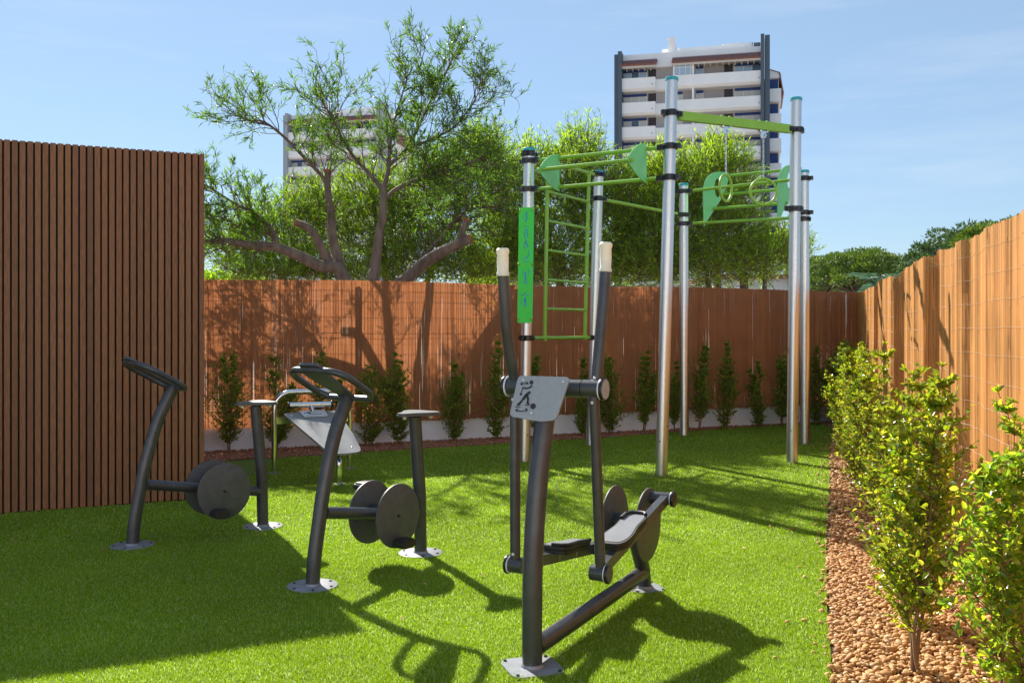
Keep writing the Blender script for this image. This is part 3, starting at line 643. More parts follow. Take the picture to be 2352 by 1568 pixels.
    mb = MB(); mb.prism(round_poly([(-.083,0),(.083,0),(.083,H),(-.083,H)],.02,3), o, ux, uy, .006 if ux.cross(uy).dot(nv) > 0 else -.006)
    ib = mb.build('exercise_board','sgreen',t)
    mb = MB(); mb.prism(round_poly([(-.0835,.001),(.0845,.001),(.0845,H-.001),(-.0835,H-.001)],.02,3), o-nv*.0005, ux, uy, -.006 if ux.cross(uy).dot(nv) > 0 else .006); mb.build('core_layer','sblue',ib)
    for x,y in ((-.07,.04),(.07,.04),(-.075,.64),(.075,.64),(-.07,H-.03),(.07,H-.03)): mb = MB(); mb.dome(o+ux*x+uy*y+nv*.006, nv, .016, 12, .8); mb.build('bolt','green',ib)
    def fig(y, kind):
        r = [('c',0,y+.05,.010)]
        if kind == 0: r += [('l',.012,[(.0,y+.035),(.005,y-.0),(-.012,y-.05)]),('l',.005,[(.012,y+.06),(.03,y+.075)]),('l',.004,[(-.035,y-.02),(-.035,y+.04)])]
        if kind == 1: r += [('l',.005,[(-.04,y+.075),(-.02,y+.085),(.02,y+.085),(.04,y+.075)]),('l',.009,[(-.012,y+.04),(-.012,y),(-.018,y-.04)]),('l',.009,[(.012,y+.04),(.014,y),(.01,y-.04)])]
        if kind == 2: r = [('l',.014,[(.0,y+.05),(-.002,y+.01)]),('l',.009,[(-.002,y+.02),(-.02,y-.03),(-.012,y-.05)]),('l',.009,[(.002,y+.02),(.018,y-.01),(.02,y-.04)])]
        if kind == 3: r = [('c',.03,y+.045,.008),('l',.009,[(.035,y+.03),(.028,y-.01),(.005,y-.03)]),('l',.006,[(-.04,y-.045),(-.01,y-.03),(.03,y-.035)]),('l',.005,[(-.035,y-.07),(.02,y-.07),(.035,y-.06)])]
        if kind == 4: r += [('l',.006,[(-.034,y+.08),(-.034,y+.03),(-.012,y+.025)]),('l',.006,[(.034,y+.08),(.034,y+.03),(.012,y+.025)]),('l',.014,[(0,y+.03),(0,y-.01)]),('l',.009,[(-.005,y-.01),(-.012,y-.07)]),('l',.009,[(.006,y-.01),(.02,y-.075)])]
        if kind == 5: r += [('l',.006,[(-.045,y+.045),(-.03,y+.025),(-.01,y+.03)]),('l',.006,[(.045,y+.045),(.03,y+.025),(.01,y+.03)]),('l',.02,[(0,y-.0),(0,y-.04)]),('l',.008,[(-.006,y-.05),(-.006,y-.09)]),('l',.008,[(.008,y-.05),(.008,y-.09)]),('l',.004,[(-.04,y-.08),(-.04,y-.02)])]
        return r
    lst = []
    for y,k in ((1.15,0),(.97,1),(.86,2),(.74,3),(.50,4),(.27,5)): lst += fig(y,k)
    mb = MB(); strokes(mb, o+nv*.0062, ux, uy, nv, lst, .0015); mb.build('pictogram','sblue',ib)
    # rings hang from the beam: things of their own
    for tt, ang, lab in ((.736, 51, 'green ring on a chain seen nearly edge-on, left of the two under the green beam'),
                         (1.272, -5, 'green ring on a chain facing the front, right of the two under the green beam')):
        h = p+d*tt-Z*.046; g = empty('gymnastic_ring', (h.x,h.y,2.92), 0, lab, 'gymnastic ring', 'two rings hanging from the beam')
        an = math.radians(ang); rx = V(math.cos(an), math.sin(an), 0)
        mb = MB(); mb.tube([V(h.x,h.y,2.92)+rx*.137*math.cos(a*math.pi/20)+Z*.137*math.sin(a*math.pi/20) for a in range(40)], .0145, 12, closed=True); mb.build('ring','green',g)
        mb = MB(); mb.tube([h-d*.05,h-d*.045-Z*.012],.022,12); mb.tube([h+d*.05,h+d*.045-Z*.012],.022,12); mb.bar(h-d*.055-Z*.016,h+d*.055-Z*.016,.03,.012); mb.bar(h-Z*.015,h-Z*.085,.035,.035,d); mb.cyl(h-V(.02,-.03,.06),h+V(.02,-.03,-.06),.014,10); mb.build('hanger','chrome',g)
        mb = MB(); z = h.z-.085; i = 0; q2 = d.cross(Z)
        while z > 3.075:
            ax = d if i % 2 else q2; mb.tube([V(h.x,h.y,z-.014)+ax*.0085*math.cos(a*math.pi/5)+Z*.017*math.sin(a*math.pi/5) for a in range(10)], .0034, 6, closed=True); z -= .0262; i += 1
        mb.build('chain','chrome',g)
frame()

# ------------------------------------------------------------------ shrubs
def shrub(p, H, R, nb, leaf, m, label, group, name='shrub', lpb=9, detail=False, low=.12, cat='shrub', lw=.5, nst=2, taper=.75):
    t = empty(name, (p[0],p[1],0), 0, label, cat, group); mb = MB(); pos = []; dr = []
    stems = []; lx = random.uniform(-.09,.09)
    for k in range(nst):
        a = random.uniform(0,6.28); q = [V(p[0]+.015*math.cos(a), p[1]+.015*math.sin(a), -.01)]; sp = random.uniform(.25,.75)*R if k else .1*R
        hh = H*(1 if k == 0 else random.uniform(.62,1.0))
        for j in range(1,8): f = j/7; q.append(V(p[0]+sp*math.cos(a)*f**.8+lx*f+random.gauss(0,.016), p[1]+sp*math.sin(a)*f**.8+random.gauss(0,.016), hh*f))
        q = smooth_path(q,2); stems.append(q); mb.tube(q, [max(.0085*(H/1.2)*(1-i/len(q)),.0016) for i in range(len(q))], 6)
        for j in range(6): pos.append(q[-1]); dr.append(V(random.gauss(0,.5),random.gauss(0,.5),1))
    for i in range(nb):
        q = random.choice(stems); f = low+(1-low)*random.random()**1.05; k = int(f*(len(q)-1)); s = q[k]
        env = R*(min(1,(f-low*.3)/.28)**.6)*(1-taper*max(0,(f-.35)/.65)**1.1)*random.choice((.5,.75,1,1,1.35))*random.uniform(.7,1.15)
        a = random.uniform(0,6.28); el = random.uniform(.35,1.1); d = V(math.cos(a),math.sin(a),el).normalized(); n = 4; pts = [s]; c = s.copy()
        ln = env*random.uniform(.8,1.25)
        for j in range(n): d = (d+V(random.gauss(0,.16),random.gauss(0,.16),.10)).normalized(); c = c+d*ln/n; pts.append(c.copy())
        mb.tube(pts, [.0028,.0024,.002,.0016,.001], 3, cap=False)
        for j in range(lpb):
            ff = random.uniform(.12,1)*n; k2 = min(int(ff),n-1); pp = pts[k2].lerp(pts[k2+1], ff-k2); dd = (pts[k2+1]-pts[k2]).normalized()
            pos.append(pp); dr.append(dd*.5+V(random.gauss(0,.7),random.gauss(0,.7),random.gauss(.15,.5)))
    mb.build('branches','stem',t)
    leaf_mesh('foliage', [tuple(x) for x in pos], [tuple(x) for x in dr], leaf, leaf*lw, m, t, detail=detail, faceup=.6)
    return t
back = [(525,808,.24,2,'bushy shrub right beside the slatted shed, leftmost against the white wall'),
 (630,806,.21,2,'slim shrub behind the seat of the bike by the shed'),
 (742,812,.20,2,'shrub behind the steel bench'),
 (848,838,.26,3,'wide ragged shrub just right of the steel bench'),
 (922,800,.19,2,'tall narrow shrub behind the seat of the sunlit bike'),
 (1042,826,.20,2,'open shrub between the sunlit bike and the cross trainer'),
 (1137,784,.21,2,'tall dark shrub just left of the cross trainer handles'),
 (1230,808,.17,1,'shrub behind the cross trainer sign panel'),
 (1336,808,.19,2,'shrub left of the ladder pole, between the trainer arms'),
 (1405,808,.20,2,'shrub just right of the cross trainer arm'),
 (1478,796,.17,2,'pointed narrow shrub left of the tall front pole'),
 (1550,826,.15,2,'small shrub half hidden behind the tall front pole'),
 (1605,796,.18,2,'shrub just right of the slim rear pole'),
 (1664,788,.19,2,'forked leaning shrub in the middle of the gap between poles'),
 (1743,820,.16,2,'short shrub with a bare stem right of the forked one'),
 (1796,802,.18,2,'shrub just left of the pair of right poles'),
 (1872,796,.20,2,'shrub just right of the pair of right poles'),
 (1922,792,.26,3,'dense dark shrub near the far corner of the fences'),
 (1962,800,.24,3,'dark shrub deep in the far corner where both fences meet')]
for i,(x,yt,R,ns,lab) in enumerate(back):
    r = (x-CX)/F; Z = (11.3+.417*3.62-.33)/(1-.417*r); H = CH+(HOR-yt)*Z/F
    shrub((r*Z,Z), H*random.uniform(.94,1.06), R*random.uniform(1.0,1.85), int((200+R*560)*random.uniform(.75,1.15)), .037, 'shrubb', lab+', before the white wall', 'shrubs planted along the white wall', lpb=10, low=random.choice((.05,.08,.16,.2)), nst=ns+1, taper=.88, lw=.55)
def grass_tuft(x, y, lab):
    px_, py_ = pxg(x,y); n = 26; a = rng.uniform(0,6.28,n); mb = empty('grass_tuft',(px_,py_,0),0,lab,'plant')
    leaf_mesh('blades', np.stack([px_+.02*np.cos(a),py_+.02*np.sin(a),np.zeros(n)],1), np.stack([np.cos(a)*.5,np.sin(a)*.5,np.ones(n)],1), .2, .012, 'shrubb', mb)
grass_tuft(1122,1003,'tuft of long thin grass blades at the foot of the white wall')
right = [((1.80,3.45),1.14,.31,180,.038,'shrubn','large-leaved glossy green shrub nearest the camera in the pebble bed'),
 ((2.08,3.95),1.22,.28,165,.038,'shrubn','glossy green shrub pressed against the reed fence at the right edge'),
 ((1.735,4.12),1.32,.29,300,.036,'shrubr','yellow-green shrub with a bare single stem, second from the camera'),
 ((1.99,4.85),1.26,.30,310,.036,'shrubr','yellow-green bushy shrub behind the bare-stemmed one'),
 ((2.58,6.75),1.36,.34,290,.036,'shrubr','full golden-green shrub past the middle of the pebble bed'),
 ((2.90,7.75),1.32,.34,360,.036,'shrubr','round-topped yellow-green shrub beyond the golden one'),
 ((3.18,8.75),1.32,.30,380,.042,'shrubr','bright shrub leaning over the turf edge of the pebble bed'),
 ((3.52,9.8),1.25,.28,320,.042,'shrubr','mid green shrub two thirds along the right fence'),
 ((3.86,10.9),1.25,.28,280,.042,'shrubr','green shrub level with the front right pole by the fence'),
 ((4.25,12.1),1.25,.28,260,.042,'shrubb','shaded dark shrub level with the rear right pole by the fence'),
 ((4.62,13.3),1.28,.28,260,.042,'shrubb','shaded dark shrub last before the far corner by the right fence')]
for p,H,R,nb,lf,m,lab in right:
    shrub(p,H,R,nb,lf,m,lab,'shrubs planted along the right fence', lpb=15, detail=p[1] < 7, low=.14 if p[1] > 4.3 else .2, nst=4 if p[1] > 4.2 else 3, taper=.8, lw=.46)

# ------------------------------------------------------------------ trees
class Tree:
    def __init__(s, name, loc, label, wood='bark', leafm='acacia', group=None):
        s.t = empty(name, loc, 0, label, 'tree', group); s.w = MB(); s.tw = MB(); s.pos = []; s.dr = []; s.lm = leafm; s.wood = wood
    def limb(s, pts, r0, r1, n=10, sub=4):
        q = smooth_path(pts, sub); k = len(q); s.w.tube(q, [r0+(r1-r0)*(i/(k-1)) for i in range(k)], n); return q
    def leaves(s, pts, n, spread=.6, upb=.3):
        k = len(pts)-1
        for _ in range(n):
            ff = random.uniform(.1,1)*k; i = min(int(ff),k-1); p = pts[i].lerp(pts[i+1], ff-i); d = (pts[i+1]-pts[i]).normalized()
            s.pos.append(tuple(p)); s.dr.append(tuple(d*.8+V(random.gauss(0,spread),random.gauss(0,spread),random.gauss(upb,spread))))
    def walk(s, p, d, ln, n, wob, up):
        pts = [p.copy()]; c = p.copy()
        for _ in range(n): d = (d+V(random.gauss(0,wob),random.gauss(0,wob),random.gauss(up,wob))).normalized(); c = c+d*ln/n; pts.append(c.copy())
        return pts
    def spray(s, q, i0, nbr, ln, r, depth, lf, up=.08, wob=.22, out=.8, leafn=7):
        for _ in range(nbr):
            ff = random.uniform(i0,1)*(len(q)-1); i = min(int(ff),len(q)-2); p = q[i].lerp(q[i+1], ff-i); d0 = (q[i+1]-q[i]).normalized()
            sd = V(random.gauss(0,1),random.gauss(0,1),random.gauss(0,1)); sd = (sd-d0*sd.dot(d0)).normalized()
            L1 = ln*random.uniform(.55,1.25); pts = s.walk(p, (d0+sd*out).normalized(), L1, 6, wob, up)
            s.tw.tube(pts, [r*(1-.85*j/6)+.0012 for j in range(7)], 4 if depth > 1 else 3, cap=False)
            if depth > 1: s.spray(pts, .2, max(2,int(lf[0])), ln*.5, r*.45, depth-1, lf[1:], up, wob, out, leafn)
            if depth == 1 or random.random() < .5:
                if random.random() < .86: s.leaves(pts[2 if depth > 1 else 1:], leafn)
    def finish(s, ll, lw, keep=None):
        s.w.build('trunk', s.wood, s.t); s.tw.build('branches','twig',s.t)
        pos = np.array(s.pos); dr = np.array(s.dr)
        if keep is not None: k = keep(pos); pos = pos[k]; dr = dr[k]
        leaf_mesh('crown', pos, dr, ll, lw, s.lm, s.t, fold=.15, droop=.12)
def Q(x, y, Z): return pxd(431.2+.4*x, 39.2+.4*y, Z)
def main_tree():
    T = Tree('acacia_tree', (-1.95,14,0), 'large open-crowned tree with several bare leaning trunks, one limb reaching left over the brown fence', leafm='acamain')
    z = 14.0; g = V(-1.95,z,-.1)
    root = T.limb([g, V(-1.93,z,.5), V(-1.9,z,.95)], .24, .17, 14)
    l4 = T.limb([V(-1.98,z,.6), Q(900,1500,14), Q(760,1430,13.9), Q(640,1372,13.8), Q(500,1320,13.7), Q(350,1308,13.6), Q(200,1285,13.5), Q(60,1290,13.4), Q(-120,1240,13.3)], .105, .03)
    l1 = T.limb([V(-1.95,z,.6), Q(915,1560,14.1), Q(880,1440,14.1), Q(835,1280,14.2), Q(820,1120,14.2), Q(805,1000,14.2), Q(801,880,14.2)], .10, .04)
    l1b = T.limb([Q(803,985,14.2), Q(775,920,14.2), Q(720,860,14.1), Q(610,745,14), Q(520,660,13.9), Q(430,600,13.8), Q(350,592,13.7), Q(300,560,13.6)], .032, .008, 8)
    l2 = T.limb([V(-1.88,z,.6), Q(1065,1560,13.8), Q(1075,1440,13.8), Q(1095,1280,13.8), Q(1122,1120,13.8), Q(1125,960,13.8)], .10, .048)
    l2a = T.limb([Q(1120,1000,13.8), Q(1060,920,13.8), Q(960,810,13.7), Q(900,720,13.6), Q(840,600,13.5), Q(780,500,13.4)], .034, .007, 8)
    l2b = T.limb([Q(1125,980,13.8), Q(1150,880,13.9), Q(1160,760,14), Q(1175,640,14.1), Q(1215,500,14.2), Q(1265,330,14.3)], .036, .007, 8)
    l2c = T.limb([Q(1128,1050,13.8), Q(1200,985,13.8), Q(1300,940,13.7), Q(1420,905,13.6), Q(1560,860,13.4), Q(1700,800,13.3)], .034, .007, 8)
    l2d = T.limb([Q(1155,850,13.9), Q(1250,765,14.1), Q(1330,620,14.3), Q(1400,470,14.4), Q(1480,320,14.5), Q(1560,150,14.6)], .032, .006, 8)
    l2e = T.limb([Q(1250,765,14.1), Q(1380,710,14), Q(1520,640,13.9), Q(1620,520,13.9), Q(1700,380,13.8)], .024, .005, 8)
    l2f = T.limb([Q(1420,440,14.4), Q(1380,330,14.4), Q(1330,210,14.3), Q(1290,110,14.3)], .015, .005, 6)
    l3 = T.limb([V(-1.85,z,.5), Q(1190,1600,14.2), Q(1260,1500,14.2), Q(1400,1380,14.1), Q(1540,1310,14), Q(1625,1270,14)], .11, .07)
    T.limb([Q(1555,1310,14), Q(1575,1240,14), Q(1602,1160,14)], .06, .05)
    l5 = T.limb([Q(830,1440,14), Q(760,1310,13.9), Q(700,1215,13.8), Q(620,1180,13.8)], .07, .05)
    l6 = T.limb([Q(510,1320,13.7), Q(495,1240,13.7), Q(400,1140,13.6), Q(260,1065,13.5), Q(120,975,13.4), Q(60,945,13.3)], .034, .008, 8)
    l7 = T.limb([Q(380,1305,13.6), Q(320,1230,13.6), Q(200,1150,13.5), Q(80,1160,13.4)], .02, .006, 6)
    l8 = T.limb([Q(1250,1490,14.3), Q(1330,1400,14.5), Q(1420,1300,14.7), Q(1560,1150,14.8), Q(1700,1050,14.9)], .034, .008, 8)
    for p,d,r in ((Q(801,880,14.2),V(-.05,0,1),.05),(Q(1602,1160,14),V(.4,0,1),.05),(Q(1625,1270,14),V(1,0,.4),.07),(Q(620,1180,13.8),V(-1,0,.35),.05)):
        mb = MB(); d = d.normalized(); mb.cyl(p-d*.03, p+d*.012, r*1.02, 12); mb.build('cut_end','cut',T.t)
    sp = T.spray
    sp(l1b,.12,26,.8,.0065,2,[4,0],.12,wob=.28,leafn=14); sp(l2a,.2,32,.8,.0065,2,[4,0],.10,wob=.28,leafn=13); sp(l2b,.15,32,.65,.0065,2,[4,0],.10,wob=.28,leafn=12)
    sp(l2c,.2,44,.8,.0065,2,[5,0],.04,wob=.28,leafn=12); sp(l2d,.2,40,.55,.006,2,[4,0],.12,wob=.26,leafn=10); sp(l2e,.2,36,.65,.006,2,[4,0],.08,wob=.28,leafn=11); sp(l2f,.1,11,.4,.006,2,[3,0],.12,leafn=8)
    sp(l4,.45,34,.75,.007,2,[4,0],.02,leafn=11); sp(l6,.1,40,.55,.007,2,[4,0],.03,leafn=13); sp(l7,.1,16,.6,.007,2,[4,0],.0,leafn=7)
    sp(l8,.2,50,.9,.007,2,[4,0],.06,leafn=10); sp(l1,.5,10,.6,.008,2,[3,0],.1,leafn=6)
    T.finish(.125,.0155)
main_tree()
def bush_tree(name, g, label, trunks, lobes, nl, leafm='acadark', ll=.12, lw=.015, ltw=9, r0=.14):
    T = Tree(name, (g[0],g[1],0), label, leafm=leafm, group='trees behind the brown fence')
    for k in range(trunks):
        a = random.choice(lobes); c = V(*a[0]); m = V(g[0],g[1],0).lerp(c,.5)+V(random.gauss(0,.25),random.gauss(0,.25),.1)
        T.limb([V(g[0]+random.gauss(0,.08),g[1]+random.gauss(0,.08),-.1), m, c], r0*random.uniform(.5,1), .03, 8)
    for (c, rx, ry, rz), n in lobes_n(lobes, nl):
        c = V(*c)
        for _ in range(n):
            u = V(random.gauss(0,1),random.gauss(0,1),random.gauss(0,1)).normalized(); f = random.random()**.38
            p = c+V(u.x*rx*f,u.y*ry*f,u.z*rz*f); d = (u+V(0,0,.7)+V(random.gauss(0,.4),random.gauss(0,.4),random.gauss(0,.4))).normalized()
            pts = T.walk(p-d*.2, d, random.uniform(.3,.55), 4, .2, .06); T.tw.tube(pts, [.006,.005,.004,.003,.002], 3, cap=False)
            T.leaves(pts, ltw, .65, .25)
    T.finish(ll, lw)
def lobes_n(lobes, n):
    tot = sum(a[1]*a[2]*a[3] for a in lobes); return [(a, max(4,int(n*a[1]*a[2]*a[3]/tot))) for a in lobes]
def LB(x, y, Z, rx, rz, ry=None): p = pxd(x,y,Z); return ((p.x,p.y,p.z), rx*Z/F, ry or rx*Z/F, rz*Z/F)
bush_tree('acacia_tree', (-2.2,16.2), 'bright yellow-green leafy tree filling in behind the bare trunks of the large open tree', 5,
  [LB(650,560,16.3,95,75,.7),LB(520,560,16.2,60,70,.6),LB(600,500,16.3,60,60,.6),LB(690,470,16.4,60,55,.6),LB(850,430,16.4,80,60,.6),LB(640,625,15.8,140,30,.6),LB(860,625,15.8,140,32,.6),LB(1060,610,16,80,50,.6),LB(760,500,16.4,90,85,.7),LB(880,520,16.2,110,95,.7),LB(990,470,16.2,100,110,.7),LB(1080,390,16.3,85,90,.7),LB(960,590,16,130,60,.7),LB(560,600,16,70,50,.6),LB(1120,340,16.2,60,60,.6),LB(1010,380,16.2,70,60,.6),LB(740,610,16,110,40,.6)], 3500, 'acacia', .13,.017,9)
bush_tree('acacia_tree', (1.5,17.2), 'leafy tree with a wispy top rising behind the ladder of the pull-up frame', 5,
  [LB(1180,480,17,80,110,.8),LB(1220,370,17.2,50,60,.6),LB(1300,420,17,90,110,.9),LB(1340,340,17.3,60,60,.7),LB(1390,480,16.8,95,120,.9),LB(1250,570,16.6,120,80,.9),LB(1140,560,16.6,80,80,.8),LB(1280,625,16.4,150,40,.8),LB(1100,620,16.4,60,40,.7),LB(1150,400,16.6,60,60,.7)], 3700)
bush_tree('acacia_tree', (3.8,17.0), 'dense spreading tree with a sunlit crown in front of the right-hand tower block', 5,
  [LB(1480,450,17,90,90,.9),LB(1580,430,17.2,90,85,.9),LB(1680,430,17.4,60,100,.8),LB(1650,520,17,110,90,1),LB(1500,560,16.8,120,90,1),LB(1760,580,17.2,90,70,.9),LB(1620,610,16.8,140,55,.9),LB(1810,570,17.5,45,60,.7),LB(1440,610,16.6,110,55,.9),LB(1520,390,17,60,60,.8),LB(1640,370,17.4,55,70,.7)], 4800)

def pine(name, c, rx, ry, rz, n, m, label, g, trunk=True, sz=.5):
    t = empty(name, (g[0],g[1],0), 0, label, 'tree', 'pines beyond the fences'); mb = MB(); c = V(*c)
    mb.tube(smooth_path([(g[0],g[1],-.2),(g[0]+.2,g[1],c.z*.4),(c.x,c.y,c.z-rz*.3)],4), .35, 10)
    pos = []; dr = []
    for i in range(n):
        u = V(random.gauss(0,1),random.gauss(0,1),random.gauss(0,1)).normalized(); u.z = abs(u.z)*1.0-.22
        f = random.uniform(.8,1.0) if random.random() < .8 else random.uniform(.3,.8); p = c+V(u.x*rx*f,u.y*ry*f,u.z*rz*f)
        if i % 3 == 0: mb.tube([c+V(0,0,-rz*.4), c.lerp(p,.5)+V(0,0,-rz*.1), p], [.08,.05,.02], 4, cap=False)
        r = sz*random.uniform(.7,1.5)
        for _ in range(150):
            v = V(random.gauss(0,1),random.gauss(0,1),random.gauss(.2,1)).normalized(); q = p+V(v.x*r,v.y*r,v.z*r*.55)*random.uniform(.6,1)
            pos.append(tuple(q)); dr.append(tuple(v+V(0,0,.3)))
    mb.build('trunk','bark',t); leaf_mesh('crown', pos, dr, .2, .07, m, t, fold=.2, droop=0)
Zp = 60; a = pxd(1962,640,Zp); pine('umbrella_pine', a, 4.0,4.0,2.1, 190, 'pine', 'round umbrella pine with a bright yellow-green crown beyond the far corner', (a.x,a.y), sz=.5)
a = pxd(2070,640,Zp+5); pine('umbrella_pine', a, 1.6,1.6,1.2, 70, 'pine', 'small low pine crown beside the round umbrella pine', (a.x,a.y), sz=.4)
Zp = 45; a = pxd(2290,600,Zp); pine('umbrella_pine', a, 4.1,4.0,2.3, 190, 'pined', 'big dark blue-green pine rising above the right fence', (a.x,a.y), sz=.42)
a = pxd(2330,560,Zp-3); pine('umbrella_pine', a, 2.6,2.6,1.0, 130, 'pine', 'sunlit lower pine crown in front of the big dark pine', (a.x,a.y), sz=.38)
a = pxd(1890,655,75); pine('umbrella_pine', a, 3.4,3.0,2.4, 160, 'pine', 'pine crown half hidden behind the right poles of the pull-up frame', (a.x,a.y), sz=.55)
def palm():
    c = pxd(2020,662,38); t = empty('palm_tree', (c.x,c.y,0), 0, 'small feather palm below the pines beside the far end of the right fence', 'palm tree'); mb = MB(); mb.tube([(c.x,c.y,-.1),(c.x,c.y,c.z)],[.3,.22],10); mb.build('trunk','bark',t)
    pos = []; dr = []
    for i in range(26):
        a = random.uniform(0,6.28); e = random.uniform(-.1,1.2); d = V(math.cos(a),math.sin(a),e).normalized(); p = c.copy(); s_ = d.cross(V(0,0,1)).normalized()
        for j in range(26):
            p = p+d*.05; d = (d+V(0,0,-.035)).normalized()
            for k in (-1,1): pos.append(tuple(p)); dr.append(tuple(s_*k+d*.8+V(0,0,.15)))
    leaf_mesh('fronds', pos, dr, .34, .035, 'palm', t, droop=.1)
palm()
for x,y,Z,rx,rz,lab in ((480,640,45,60,22,'low far green tree glimpsed left of the open tree above the fence'),(560,648,50,60,20,'far low tree seen under the left limb'),(1125,655,48,50,20,'far low tree seen between the trees behind the fence')):
    p = pxd(x,y,Z); T = Tree('far_tree', (p.x,p.y,0), lab, leafm='acadark', group='low trees far behind the fence'); T.limb([V(p.x,p.y,-.1),V(p.x+.1,p.y,1),p],.15,.05,6)
    for _ in range(420):
        u = V(random.gauss(0,1),random.gauss(0,1),random.gauss(0,1)).normalized()*random.random()**.4; q = p+V(u.x*rx*Z/F,u.y*1.2,u.z*rz*Z/F*1.6-.3)
        for _k in range(6): T.pos.append(tuple(q+V(random.gauss(0,.15),random.gauss(0,.15),random.gauss(0,.12)))); T.dr.append((random.gauss(0,1),random.gauss(0,1),random.gauss(.3,1)))
    T.finish(.25,.09)

